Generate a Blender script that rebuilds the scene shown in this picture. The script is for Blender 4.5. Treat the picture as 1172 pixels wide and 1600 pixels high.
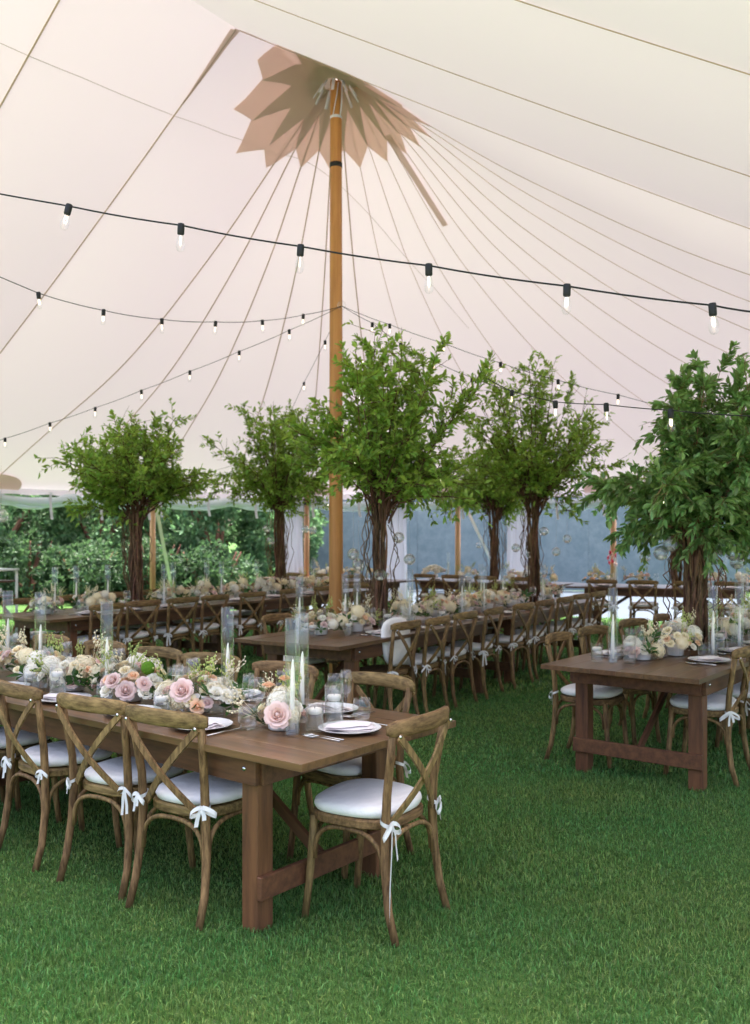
import bpy, bmesh, math, random
import numpy as np
from mathutils import Vector, Matrix, Euler
from mathutils.bvhtree import BVHTree

for o in list(bpy.data.objects):
    bpy.data.objects.remove(o)
S = bpy.context.scene
COL = S.collection
R = math.radians
TAU = 2 * math.pi

# ------------------------------------------------------------------ camera, sky, sun, exposure
cam = bpy.data.cameras.new('camera')
cam.sensor_fit = 'VERTICAL'
cam.sensor_height = 36.0
cam.lens = 36.0 * 1450 / 1600
cam.shift_y = 33 / 1600
cam.clip_end = 500
cam.dof.use_dof = True
cam.dof.focus_distance = 4.4
cam.dof.aperture_fstop = 3.2
camo = bpy.data.objects.new('camera', cam)
COL.objects.link(camo)
camo.location = (0, 0, 1.63)
camo.rotation_euler = (R(90), 0, 0)
S.camera = camo

SUN_AZ, SUN_EL = R(12), R(77)          # azimuth from +Y towards +X
w = bpy.data.worlds.new('World')
S.world = w
w.use_nodes = True
nt = w.node_tree
sky = nt.nodes.new('ShaderNodeTexSky')
sky.sky_type = 'NISHITA'
sky.sun_disc = False
sky.sun_elevation = SUN_EL
sky.sun_rotation = SUN_AZ
sky.air_density = 0.75
sky.dust_density = 7.0
sky.ozone_density = 0.4
nt.links.new(sky.outputs[0], nt.nodes['Background'].inputs[0])
nt.nodes['Background'].inputs[1].default_value = 0.15
sl = bpy.data.lights.new('sun', 'SUN')
sl.energy = 3.0
sl.angle = R(2.0)
sl.color = (1.0, 0.955, 0.92)
so = bpy.data.objects.new('sun', sl)
COL.objects.link(so)
sd = Vector((math.sin(SUN_AZ) * math.cos(SUN_EL), math.cos(SUN_AZ) * math.cos(SUN_EL), math.sin(SUN_EL)))
so.rotation_euler = sd.to_track_quat('Z', 'Y').to_euler()
so.location = sd * 40
vs = S.view_settings
vs.view_transform = 'Standard'
vs.look = 'None'
vs.exposure = 2.58
vs.gamma = 1.0
S.cycles.max_bounces = 12
S.cycles.diffuse_bounces = 5
S.cycles.glossy_bounces = 4
S.cycles.transmission_bounces = 8
S.cycles.transparent_max_bounces = 32
S.cycles.caustics_reflective = False
S.cycles.caustics_refractive = True

# ------------------------------------------------------------------ helpers
def PX(x, y, Y):
    return Vector(((x - 586) / 1450 * Y, Y, 1.63 + (833 - y) / 1450 * Y))

def new_obj(name, mesh, parent=None, loc=None, rot=None, scale=None):
    o = bpy.data.objects.new(name, mesh)
    COL.objects.link(o)
    if parent is not None:
        o.parent = parent
    if loc is not None:
        o.location = loc
    if rot is not None:
        o.rotation_euler = rot
    if scale is not None:
        o.scale = scale if hasattr(scale, '__len__') else (scale,) * 3
    return o

def tag(o, label=None, cat=None, group=None, kind=None):
    if label: o['label'] = label
    if cat: o['category'] = cat
    if group: o['group'] = group
    if kind: o['kind'] = kind
    return o

def thing(name, label, cat, loc=(0, 0, 0), rz=0.0, group=None):
    o = bpy.data.objects.new(name, None)
    o.empty_display_size = 0.05
    COL.objects.link(o)
    o.location = loc
    o.rotation_euler = (0, 0, rz)
    return tag(o, label, cat, group)

class MB:
    def __init__(self):
        self.v = []; self.f = []
    def add(self, vs, fs):
        b = len(self.v)
        self.v.extend([tuple(p) for p in vs])
        self.f.extend([tuple(b + i for i in q) for q in fs])
        return self
    def tube(self, pts, rad, n=8, cap=True, flat=1.0):
        pts = [Vector(p) for p in pts]
        m = len(pts)
        if not hasattr(rad, '__len__'):
            rad = [rad] * m
        t0 = (pts[1] - pts[0]).normalized()
        up = Vector((0, 0, 1)) if abs(t0.z) < 0.9 else Vector((0, 1, 0))
        a = t0.cross(up).normalized()
        vs = []
        for i in range(m):
            t = (pts[min(i + 1, m - 1)] - pts[max(i - 1, 0)])
            if t.length < 1e-9: t = t0
            t.normalize()
            a = (a - t * a.dot(t)).normalized()
            b = t.cross(a)
            for k in range(n):
                c = TAU * k / n
                vs.append(pts[i] + (a * math.cos(c) + b * math.sin(c) * flat) * rad[i])
        fs = []
        for i in range(m - 1):
            for k in range(n):
                k2 = (k + 1) % n
                fs.append((i * n + k, i * n + k2, (i + 1) * n + k2, (i + 1) * n + k))
        if cap:
            fs.append(tuple(range(n - 1, -1, -1)))
            fs.append(tuple((m - 1) * n + k for k in range(n)))
        return self.add(vs, fs)
    def lathe(self, prof, n=20, c=(0, 0, 0), cap=False):
        vs = []
        for r, z in prof:
            for k in range(n):
                a = TAU * k / n
                vs.append((c[0] + r * math.cos(a), c[1] + r * math.sin(a), c[2] + z))
        fs = []
        for i in range(len(prof) - 1):
            for k in range(n):
                k2 = (k + 1) % n
                fs.append((i * n + k, i * n + k2, (i + 1) * n + k2, (i + 1) * n + k))
        if cap:
            fs.append(tuple(range(n - 1, -1, -1)))
            fs.append(tuple((len(prof) - 1) * n + k for k in range(n)))
        return self.add(vs, fs)
    def box(self, c, s, bev=0.003, M=None):
        hx, hy, hz = s[0] / 2, s[1] / 2, s[2] / 2
        b = min(bev, hx * .45, hy * .45, hz * .45)
        bm = bmesh.new()
        bmesh.ops.create_cube(bm, size=1.0)
        for v in bm.verts:
            v.co = Vector((v.co.x * s[0], v.co.y * s[1], v.co.z * s[2]))
        if b > 0:
            bmesh.ops.bevel(bm, geom=list(bm.edges), offset=b, segments=1, affect='EDGES')
        bm.verts.index_update()
        vs = [Vector(v.co) for v in bm.verts]
        if M is not None: vs = [M @ v for v in vs]
        vs = [v + Vector(c) for v in vs]
        fs = [[v.index for v in f.verts] for f in bm.faces]
        bm.free()
        return self.add(vs, fs)
    def strip(self, pts, side, th=0.0):
        # ribbon along pts; side = list of half-width vectors
        vs = []
        for p, s_ in zip(pts, side):
            p = Vector(p); s_ = Vector(s_)
            vs += [p - s_, p + s_]
        n = len(pts)
        fs = [(2 * i, 2 * i + 1, 2 * i + 3, 2 * i + 2) for i in range(n - 1)]
        return self.add(vs, fs)
    def mesh(self, name, mat, smooth=True):
        me = bpy.data.meshes.new(name)
        me.from_pydata(self.v, [], self.f)
        if smooth is True:
            me.polygons.foreach_set('use_smooth', [True] * len(me.polygons))
        me.materials.append(mat)
        me.update()
        return me
    def obj(self, name, mat, parent=None, smooth=True, **kw):
        return new_obj(name, self.mesh(name, mat, smooth), parent, **kw)

def np_mesh(name, V, F, mat, smooth=False):
    """V (n,3), F (m,k) all polygons of k corners"""
    me = bpy.data.meshes.new(name)
    m, k = F.shape
    me.vertices.add(len(V)); me.vertices.foreach_set('co', V.astype(np.float32).ravel())
    me.loops.add(m * k); me.loops.foreach_set('vertex_index', F.astype(np.int32).ravel())
    me.polygons.add(m)
    me.polygons.foreach_set('loop_start', np.arange(0, m * k, k, dtype=np.int32))
    me.polygons.foreach_set('loop_total', np.full(m, k, dtype=np.int32))
    if smooth: me.polygons.foreach_set('use_smooth', np.ones(m, bool))
    me.update(calc_edges=True)
    me.materials.append(mat)
    return me

# ------------------------------------------------------------------ materials
def mat(name, col, rough=0.6, spec=0.3, metal=0.0, noise=None, bump=None, rand=0.0, island=0.0,
        transl=0.0, tcol=None, emit=None, sheen=0.0, coat=0.0):
    """noise=(scale xyz, colour2, contrast lo, hi); bump=(scale, strength); rand = per object value jitter"""
    m = bpy.data.materials.new(name)
    m.use_nodes = True
    N = m.node_tree; L = N.links
    bs = N.nodes['Principled BSDF']
    bs.inputs['Roughness'].default_value = rough
    bs.inputs['Specular IOR Level'].default_value = spec
    bs.inputs['Metallic'].default_value = metal
    if coat: bs.inputs['Coat Weight'].default_value = coat
    if sheen: bs.inputs['Sheen Weight'].default_value = sheen
    rgb = N.nodes.new('ShaderNodeRGB'); rgb.outputs[0].default_value = (*col, 1)
    cur = rgb.outputs[0]
    vec = None
    if noise or bump:
        tc = N.nodes.new('ShaderNodeTexCoord')
        oi = N.nodes.new('ShaderNodeObjectInfo')
        ad = N.nodes.new('ShaderNodeVectorMath'); ad.operation = 'MULTIPLY_ADD'
        cb = N.nodes.new('ShaderNodeCombineXYZ')
        for i in range(3): L.new(oi.outputs['Random'], cb.inputs[i])
        L.new(cb.outputs[0], ad.inputs[0]); ad.inputs[1].default_value = (37, 53, 71)
        L.new(tc.outputs['Object'], ad.inputs[2])
        vec = ad.outputs[0]
    if noise:
        mp = N.nodes.new('ShaderNodeMapping'); mp.inputs['Scale'].default_value = noise[0]
        L.new(vec, mp.inputs[0])
        nz = N.nodes.new('ShaderNodeTexNoise'); nz.inputs['Scale'].default_value = 1.0
        nz.inputs['Detail'].default_value = 6; nz.inputs['Roughness'].default_value = 0.65
        L.new(mp.outputs[0], nz.inputs[0])
        rp = N.nodes.new('ShaderNodeMapRange')
        rp.inputs[1].default_value = noise[2]; rp.inputs[2].default_value = noise[3]
        L.new(nz.outputs[0], rp.inputs[0])
        mx = N.nodes.new('ShaderNodeMix'); mx.data_type = 'RGBA'
        L.new(rp.outputs[0], mx.inputs[0]); L.new(cur, mx.inputs[6])
        mx.inputs[7].default_value = (*noise[1], 1)
        cur = mx.outputs[2]
    if rand or island:
        hs = N.nodes.new('ShaderNodeHueSaturation')
        src = None
        if island:
            g = N.nodes.new('ShaderNodeNewGeometry'); src = g.outputs['Random Per Island']; amt = island
        else:
            oi2 = N.nodes.new('ShaderNodeObjectInfo'); src = oi2.outputs['Random']; amt = rand
        mr = N.nodes.new('ShaderNodeMapRange')
        mr.inputs[3].default_value = 1 - amt; mr.inputs[4].default_value = 1 + amt
        L.new(src, mr.inputs[0]); L.new(mr.outputs[0], hs.inputs['Value'])
        wn = N.nodes.new('ShaderNodeTexWhiteNoise'); wn.noise_dimensions = '1D'
        L.new(src, wn.inputs['W'])
        mr2 = N.nodes.new('ShaderNodeMapRange')
        mr2.inputs[3].default_value = 0.5 - amt * 0.07; mr2.inputs[4].default_value = 0.5 + amt * 0.05
        L.new(wn.outputs[0], mr2.inputs[0]); L.new(mr2.outputs[0], hs.inputs['Hue'])
        L.new(cur, hs.inputs['Color']); cur = hs.outputs[0]
    L.new(cur, bs.inputs['Base Color'])
    if bump:
        nb = N.nodes.new('ShaderNodeTexNoise'); nb.inputs['Detail'].default_value = 4
        if hasattr(bump[0], '__len__'):
            mp2 = N.nodes.new('ShaderNodeMapping'); mp2.inputs['Scale'].default_value = bump[0]
            L.new(vec, mp2.inputs[0]); L.new(mp2.outputs[0], nb.inputs[0]); nb.inputs['Scale'].default_value = 1
        else:
            L.new(vec, nb.inputs[0]); nb.inputs['Scale'].default_value = bump[0]
        bp = N.nodes.new('ShaderNodeBump'); bp.inputs['Strength'].default_value = bump[1]
        bp.inputs['Distance'].default_value = bump[2] if len(bump) > 2 else 0.01
        L.new(nb.outputs[0], bp.inputs['Height']); L.new(bp.outputs[0], bs.inputs['Normal'])
    if emit:
        bs.inputs['Emission Color'].default_value = (*emit[0], 1)
        bs.inputs['Emission Strength'].default_value = emit[1]
    if transl:
        tr = N.nodes.new('ShaderNodeBsdfTranslucent')
        if tcol: tr.inputs[0].default_value = (*tcol, 1)
        else: L.new(cur, tr.inputs[0])
        ms = N.nodes.new('ShaderNodeMixShader'); ms.inputs[0].default_value = transl
        L.new(bs.outputs[0], ms.inputs[1]); L.new(tr.outputs[0], ms.inputs[2])
        L.new(ms.outputs[0], N.nodes['Material Output'].inputs[0])
    return m

def glass_mat(name, tint=(0.982, 0.988, 0.988), ior=1.5):
    m = bpy.data.materials.new(name); m.use_nodes = True
    N = m.node_tree; L = N.links
    N.nodes.remove(N.nodes['Principled BSDF'])
    t = N.nodes.new('ShaderNodeBsdfTransparent'); t.inputs[0].default_value = (*tint, 1)
    g = N.nodes.new('ShaderNodeBsdfGlossy'); g.inputs['Roughness'].default_value = 0.005
    g.inputs[0].default_value = (0.95, 0.96, 0.97, 1)
    lw = N.nodes.new('ShaderNodeLayerWeight'); lw.inputs[0].default_value = 0.5
    pw = N.nodes.new('ShaderNodeMath'); pw.operation = 'POWER'; pw.inputs[1].default_value = 2.6
    L.new(lw.outputs['Facing'], pw.inputs[0])
    fr = N.nodes.new('ShaderNodeMath'); fr.operation = 'MULTIPLY_ADD'
    fr.inputs[1].default_value = 0.44; fr.inputs[2].default_value = ((ior - 1) / (ior + 1)) ** 2
    L.new(pw.outputs[0], fr.inputs[0])
    ms = N.nodes.new('ShaderNodeMixShader')
    L.new(fr.outputs[0], ms.inputs[0]); L.new(t.outputs[0], ms.inputs[1]); L.new(g.outputs[0], ms.inputs[2])
    L.new(ms.outputs[0], N.nodes['Material Output'].inputs[0])
    return m

M = {}
M['canvas'] = mat('canvas', (0.84, 0.755, 0.80), 0.9, 0.05, transl=0.058, tcol=(0.87, 0.76, 0.84),
                  bump=(420, 0.25, 0.002))
M['canvas_tan'] = mat('canvas_tan', (0.78, 0.62, 0.52), 0.9, 0.05, transl=0.5, tcol=(0.80, 0.62, 0.51), bump=(300, 0.25, 0.002))
M['canvas_dark'] = mat('canvas_dark', (0.60, 0.53, 0.45), 0.9, 0.05, transl=0.4, tcol=(0.64, 0.54, 0.45), bump=(300, 0.25, 0.002))
M['patch'] = mat('patch', (0.70, 0.58, 0.52), 0.9, 0.05, transl=0.45, tcol=(0.66, 0.52, 0.46))
M['webbing'] = mat('webbing', (0.50, 0.38, 0.29), 0.8, 0.1)
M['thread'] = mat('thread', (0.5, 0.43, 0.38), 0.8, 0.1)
M['pole'] = mat('pole_wood', (0.52, 0.24, 0.075), 0.45, 0.35, noise=((9, 9, 0.7), (0.30, 0.115, 0.03), 0.45, 0.75), bump=((60, 60, 3), 0.15, 0.002))
M['side_pole'] = mat('side_pole_wood', (0.62, 0.36, 0.20), 0.5, 0.3, noise=((9, 9, 0.7), (0.42, 0.2, 0.09), 0.4, 0.75))
M['chair'] = mat('chair_wood', (0.305, 0.19, 0.078), 0.6, 0.22, noise=((60, 60, 9), (0.08, 0.045, 0.018), 0.34, 0.66), bump=((120, 120, 14), 0.4, 0.002), rand=0.15)
M['chair_rail'] = mat('chair_rail_wood', (0.31, 0.195, 0.08), 0.6, 0.22, noise=((9, 60, 60), (0.085, 0.048, 0.018), 0.34, 0.66), bump=((14, 120, 120), 0.4, 0.002), rand=0.15)
M['table'] = mat('table_wood', (0.165, 0.084, 0.037), 0.34, 0.45, noise=((1.1, 30, 30), (0.072, 0.036, 0.017), 0.35, 0.7), bump=((4, 90, 90), 0.22, 0.0015), rand=0.12)
M['table_dark'] = mat('table_wood_side', (0.16, 0.07, 0.03), 0.5, 0.35, noise=((3, 22, 22), (0.06, 0.025, 0.014), 0.35, 0.72), bump=((4, 80, 80), 0.25, 0.0015), rand=0.1)
M['table_leg'] = mat('table_leg_wood', (0.18, 0.077, 0.032), 0.5, 0.35, noise=((22, 22, 2.5), (0.062, 0.026, 0.014), 0.35, 0.72), bump=((80, 80, 4), 0.25, 0.0015), rand=0.1)
M['black_metal'] = mat('black_metal', (0.015, 0.015, 0.015), 0.5, 0.3)
M['cushion'] = mat('cushion', (0.86, 0.82, 0.79), 0.9, 0.1, bump=(22, 0.45, 0.02), sheen=0.2)
M['ribbon'] = mat('ribbon', (0.82, 0.80, 0.78), 0.8, 0.1, transl=0.2)
M['steel'] = mat('steel', (0.62, 0.61, 0.6), 0.25, 0.5, metal=1.0)
M['plate'] = mat('plate', (0.80, 0.78, 0.76), 0.15, 0.5)
M['napkin'] = mat('napkin', (0.76, 0.68, 0.66), 0.9, 0.1, bump=(60, 0.3, 0.004))
M['wax'] = mat('wax', (0.90, 0.84, 0.74), 0.5, 0.3)
M['wick'] = mat('wick', (0.05, 0.04, 0.03), 0.9, 0.1)
def clear_glass(name):
    m = bpy.data.materials.new(name); m.use_nodes = True
    N = m.node_tree; L = N.links
    N.nodes.remove(N.nodes['Principled BSDF'])
    g_ = N.nodes.new('ShaderNodeBsdfGlass'); g_.inputs['IOR'].default_value = 1.48; g_.inputs['Roughness'].default_value = 0.0
    g_.inputs[0].default_value = (0.98, 0.99, 0.99, 1)
    t_ = N.nodes.new('ShaderNodeBsdfTransparent'); t_.inputs[0].default_value = (.97, .98, .98, 1)
    x_ = N.nodes.new('ShaderNodeMixShader'); x_.inputs[0].default_value = 0.42
    L.new(t_.outputs[0], x_.inputs[1]); L.new(g_.outputs[0], x_.inputs[2])
    L.new(x_.outputs[0], N.nodes['Material Output'].inputs[0])
    return m
M['crystal'] = clear_glass('crystal')
M['glass'] = glass_mat('glass')
M['water'] = glass_mat('water', (0.93, 0.95, 0.94), 1.33)
M['blush'] = mat('petal_blush', (0.86, 0.67, 0.61), 0.7, 0.15, transl=0.3, rand=0.08)
M['peach'] = mat('petal_peach', (0.92, 0.66, 0.44), 0.7, 0.15, transl=0.3, rand=0.08)
M['cream'] = mat('petal_cream', (0.92, 0.83, 0.60), 0.7, 0.15, transl=0.3, rand=0.06)
M['white'] = mat('petal_white', (0.92, 0.88, 0.77), 0.7, 0.15, transl=0.3, rand=0.05)
M['lime'] = mat('petal_lime', (0.52, 0.58, 0.20), 0.7, 0.15, transl=0.3, rand=0.15)
M['pink'] = mat('petal_pink', (0.75, 0.10, 0.16), 0.7, 0.15, transl=0.2)
M['leaf_dk'] = mat('leaf_dark', (0.05, 0.12, 0.025), 0.45, 0.4, transl=0.25, rand=0.3)
M['moss'] = mat('moss_ball', (0.10, 0.21, 0.02), 0.9, 0.1, bump=(160, 1.0, 0.01))
M['leaf'] = mat('foliage', (0.22, 0.37, 0.065), 0.4, 0.45, island=0.55, transl=0.45, tcol=(0.36, 0.52, 0.07))
M['leaf2'] = mat('foliage_deep', (0.18, 0.31, 0.10), 0.34, 0.5, island=0.55, transl=0.35, tcol=(0.24, 0.42, 0.09))
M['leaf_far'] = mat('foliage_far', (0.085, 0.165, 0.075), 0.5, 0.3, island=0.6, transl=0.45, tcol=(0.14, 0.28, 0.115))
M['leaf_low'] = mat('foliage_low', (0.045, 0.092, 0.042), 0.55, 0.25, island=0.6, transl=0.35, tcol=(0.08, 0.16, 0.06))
M['bark'] = mat('willow_bark', (0.20, 0.115, 0.062), 0.8, 0.2, rand=0.4, noise=((40, 40, 9), (0.07, 0.040, 0.024), 0.35, 0.65), bump=((60, 60, 12), 0.6, 0.004))
M['bulb_black'] = mat('socket', (0.012, 0.012, 0.014), 0.5, 0.3)
M['filament'] = mat('filament', (1, .8, .5), 0.5, emit=((1.0, 0.76, 0.5), 1.2))
M['fairy'] = mat('fairy_light', (1, .9, .7), 0.5, emit=((1.0, 0.88, 0.70), 3.0))
M['grass'] = mat('grass_blades', (0.092, 0.22, 0.056), 0.45, 0.35, noise=((.9, .9, .9), (0.175, 0.25, 0.062), .40, .64), island=0.75, transl=0.35, tcol=(0.13, 0.30, 0.075))
M['vinyl'] = mat('vinyl', (0.82, 0.87, 0.93), 0.18, 0.6, transl=0.25, tcol=(0.75, 0.85, 0.95))
M['curtain'] = mat('curtain', (0.72, 0.73, 0.80), 0.6, 0.2, transl=0.4, tcol=(0.72, 0.74, 0.82))
M['strap'] = mat('strap', (0.68, 0.66, 0.76), 0.8, 0.1)
M['screen'] = mat('fence_screen', (0.13, 0.175, 0.19), 0.85, 0.1, noise=((5, 5, 5), (0.19, 0.235, 0.245), 0.35, 0.7), bump=(30, 0.4, 0.02))
M['fence_post'] = mat('fence_post', (0.12, 0.13, 0.14), 0.6, 0.3)
M['paint_white'] = mat('paint_white', (0.78, 0.78, 0.76), 0.4, 0.4)

# ------------------------------------------------------------------ ground
def ground_mat():
    m = bpy.data.materials.new('lawn'); m.use_nodes = True
    N = m.node_tree; L = N.links; bs = N.nodes['Principled BSDF']
    tc = N.nodes.new('ShaderNodeTexCoord')
    n1 = N.nodes.new('ShaderNodeTexNoise'); n1.inputs['Scale'].default_value = 0.9; n1.inputs['Detail'].default_value = 6
    n2 = N.nodes.new('ShaderNodeTexNoise'); n2.inputs['Scale'].default_value = 90; n2.inputs['Detail'].default_value = 4
    L.new(tc.outputs['Object'], n1.inputs[0]); L.new(tc.outputs['Object'], n2.inputs[0])
    r = N.nodes.new('ShaderNodeValToRGB')
    r.color_ramp.elements[0].position = .3; r.color_ramp.elements[0].color = (0.035, 0.08, 0.02, 1)
    r.color_ramp.elements[1].position = .75; r.color_ramp.elements[1].color = (0.075, 0.15, 0.035, 1)
    mx = N.nodes.new('ShaderNodeMix'); mx.data_type = 'FLOAT'; mx.inputs[0].default_value = .6
    L.new(n1.outputs[0], mx.inputs[2]); L.new(n2.outputs[0], mx.inputs[3])
    L.new(mx.outputs[0], r.inputs[0]); L.new(r.outputs[0], bs.inputs['Base Color'])
    bs.inputs['Roughness'].default_value = .9; bs.inputs['Specular IOR Level'].default_value = .1
    bp = N.nodes.new('ShaderNodeBump'); bp.inputs['Strength'].default_value = .8; bp.inputs['Distance'].default_value = .02
    L.new(n2.outputs[0], bp.inputs['Height']); L.new(bp.outputs[0], bs.inputs['Normal'])
    return m
g = MB().add([(-200, -200, 0), (200, -200, 0), (200, 200, 0), (-200, 200, 0)], [(0, 1, 2, 3)]).obj('lawn', ground_mat(), smooth=False)
tag(g, kind='structure')
pv = mat('terrace_paving', (0.06, 0.078, 0.10), 0.8, 0.2, noise=((3, 3, 3), (0.045, 0.06, 0.078), 0.3, 0.7))
vs_ = []; fs_ = []
for k in range(33):
    a_ = R(-9 + 4 * k)
    for r_ in (8.9, 12.5, 17.0): vs_.append((-0.433 + r_ * math.sin(a_), 10.3 + r_ * math.cos(a_), .004))
for k in range(32):
    for q in (0, 1): fs_.append((3 * k + q, 3 * k + q + 1, 3 * k + q + 4, 3 * k + q + 3))
t_ = MB().add(vs_, fs_).obj('terrace', pv, smooth=False)
tag(t_, kind='structure')
gv = mat('bounce_gravel', (0.41, 0.375, 0.34), 0.9, 0.1, noise=((40, 40, 40), (0.29, 0.265, 0.24), 0.3, 0.7), bump=(90, .6, .01))  # pale ground added out of view behind the camera to bounce warm fill
t_ = MB().add([(-22, -20, .004), (26, -20, .004), (26, -2.2, .004), (-22, -2.2, .004)], [(0, 1, 2, 3)]).obj('added_bounce_gravel', gv, smooth=False)
tag(t_, kind='structure')

def make_grass():
    rng = np.random.default_rng(5)
    Vs = []; Fs = []; base = 0
    zones = [(2.5, 4.2, 16500, .0038, .024), (4.2, 6.2, 10500, .005, .024), (6.2, 9.5, 3900, .009, .025), (9.5, 19.5, 850, .018, .038)]
    for y0, y1, dens, wd, ht in zones:
        x1 = .404 * y1 + 2.2
        n = int(dens * 2 * x1 * (y1 - y0))
        X = rng.uniform(-x1, x1, n); Y = rng.uniform(y0, y1, n)
        keep = (np.abs(X) < .404 * Y + 2.2) & ~((np.hypot(X + .433, Y - 10.3) > 8.75) & (np.arctan2(X + .433, Y - 10.3) > -.15) & (Y > 6))
        X = X[keep]; Y = Y[keep]
        # tufting
        X += .012 * np.sin(Y * 91 + X * 43); Y += .012 * np.sin(X * 83)
        n = len(X)
        a = rng.uniform(0, TAU, n); lean = np.abs(rng.normal(0, .75, n)); h = ht * rng.uniform(.45, 1.3, n)
        h *= 1 + .3 * np.sin(X * 2.1 + 1) * np.sin(Y * 1.7) + .2 * np.sin(X * 7.3 + Y * 2.2) * np.sin(Y * 6.1 - X)
        a += .9 * np.sin(X * 3.1 + Y * 1.3)
        wv = wd * rng.uniform(.6, 1.2, n)
        dx, dy = np.cos(a), np.sin(a); tw = rng.uniform(0, TAU, n); sx, sy = np.cos(tw) * wv / 2, np.sin(tw) * wv / 2
        V = np.zeros((n, 5, 3))
        V[:, 0] = np.stack([X - sx, Y - sy, 0 * X], 1); V[:, 1] = np.stack([X + sx, Y + sy, 0 * X], 1)
        mx, my, mz = X + dx * lean * h * .35, Y + dy * lean * h * .35, h * .62
        V[:, 2] = np.stack([mx + sx * .8, my + sy * .8, mz], 1); V[:, 3] = np.stack([mx - sx * .8, my - sy * .8, mz], 1)
        V[:, 4] = np.stack([X + dx * lean * h, Y + dy * lean * h, h * np.clip(1.1 - .35 * lean, .35, 1)], 1)
        b = base + 5 * np.arange(n)[:, None]
        Fs.append(np.concatenate([b + np.array([[0, 1, 2]]), b + np.array([[0, 2, 3]]), b + np.array([[3, 2, 4]])], 0))
        Vs.append(V.reshape(-1, 3)); base += 5 * n
    me = np_mesh('grass', np.concatenate(Vs), np.concatenate(Fs), M['grass'])
    o = new_obj('grass', me)
    tag(o, 'short mown green lawn grass under the tent', 'grass', kind='stuff')
make_grass()

# ------------------------------------------------------------------ tent
PXc, PYc = -0.433, 10.3                     # main pole
RAD = 8.614
KN = np.array([0.03, .11, .25, .5, .75, 1.0])
Z_END = np.array([6.754, 6.169, 5.151, 4.017, 3.221, 2.42])
Z_SIDE = np.array([6.57, 6.084, 5.243, 4.018, 3.225, 2.42])
AX = 30.3
FAN = [-47.4, -37.3, -26.9, -16.4, -6.4, 4.1, 14.2, 24.8, 34.9, 44.2, 53.0, 60.9, 69.3, 79.0, 89.9, 101.1, 113.4]
RID = np.array([math.sin(R(AX + 180)), math.cos(R(AX + 180))])
DU = 1.755
RH = [6.75, 6.413, 6.30, 6.354, 6.45]
def pchip(x, xp, yp):
    h = np.diff(xp); d = np.diff(yp) / h
    m = np.zeros(len(xp)); m[0] = d[0]; m[-1] = d[-1]
    for i in range(1, len(xp) - 1):
        m[i] = 0 if d[i - 1] * d[i] <= 0 else 2 * d[i - 1] * d[i] / (d[i - 1] + d[i])
    i = np.clip(np.searchsorted(xp, x) - 1, 0, len(xp) - 2)
    t = (x - xp[i]) / h[i]
    return ((2 * t**3 - 3 * t**2 + 1) * yp[i] + (t**3 - 2 * t**2 + t) * h[i] * m[i] + (-2 * t**3 + 3 * t**2) * yp[i + 1] + (t**3 - t**2) * h[i] * m[i + 1])
NS = 34
SS = 0.03 + 0.97 * np.linspace(0, 1, NS) ** 1.35
def fan_seam(a):
    wgt = min(1, abs(a - AX) / 80) ** 2
    z = pchip(SS, KN, Z_END * (1 - wgt) + Z_SIDE * wgt)
    r = SS * RAD; A = R(a)
    return np.stack([PXc + r * math.sin(A), PYc + r * math.cos(A), z], 1)
def mid_seam(side, k):
    u = k * DU; o = np.array([PXc, PYc]) + u * RID
    A = R(-46.4 if side == 'l' else 102.2)
    q = (Z_SIDE - 2.42) / (Z_SIDE[0] - 2.42)
    z = .17 * pchip(SS, KN, q) + .83 * (1 - (SS - .03) / .97)
    z = 2.42 + (RH[k] - 2.42) * z
    r = (SS - .03) * RAD / .97
    return np.stack([o[0] + r * math.sin(A), o[1] + r * math.cos(A), z], 1)
fan = [fan_seam(a) for a in FAN]
left = [mid_seam('l', k) for k in (1, 2, 3, 4)]
right = [mid_seam('r', k) for k in (1, 2, 3, 4)]
front = left[::-1] + fan + right            # ordered left mid 3..1, fan, right 1..3
tent = thing('sailcloth_tent', 'large white sailcloth tent with fanned roof seams and tan star collar', 'tent', (PXc, PYc, 0))
PO = Vector((-PXc, -PYc, 0))
tris_all = []; vert_all = []
def panel(A, B, sag=0.0, ridge=0.0):
    m = 7
    vs = []
    for j in range(m):
        t = j / (m - 1)
        P = A * (1 - t) + B * t
        P = P.copy()
        P[:, 2] -= sag * 4 * t * (1 - t) * np.sin(math.pi * SS) + ridge * 4 * t * (1 - t) * np.exp(-(SS * RAD / 1.2) ** 2)
        vs.append(P)
    V = np.concatenate(vs)
    F = []
    for j in range(m - 1):
        for i in range(NS - 1):
            F.append((j * NS + i, j * NS + i + 1, (j + 1) * NS + i + 1, (j + 1) * NS + i))
    b = len(vert_all)
    vert_all.extend([tuple(p) for p in V]); tris_all.extend([tuple(b + i for i in f) for f in F])
    mb = MB(); mb.v = [(p[0] - PXc, p[1] - PYc, p[2]) for p in V]; mb.f = F
    mb.obj('canopy_panel', M['canvas'], tent)
def seam(C, w=0.009):
    mb = MB().tube([(p[0] - PXc, p[1] - PYc, p[2] - .014) for p in C], w, 5)
    mb.obj('seam', M['webbing'], tent)
nF = len(front)
for i in range(nF - 1):
    mid_ = i < 4 or i > nF - 6
    panel(front[i], front[i + 1], .03 if mid_ else 0.0, ridge=(-.19 if i in (3, nF - 5) else 0.0))
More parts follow.
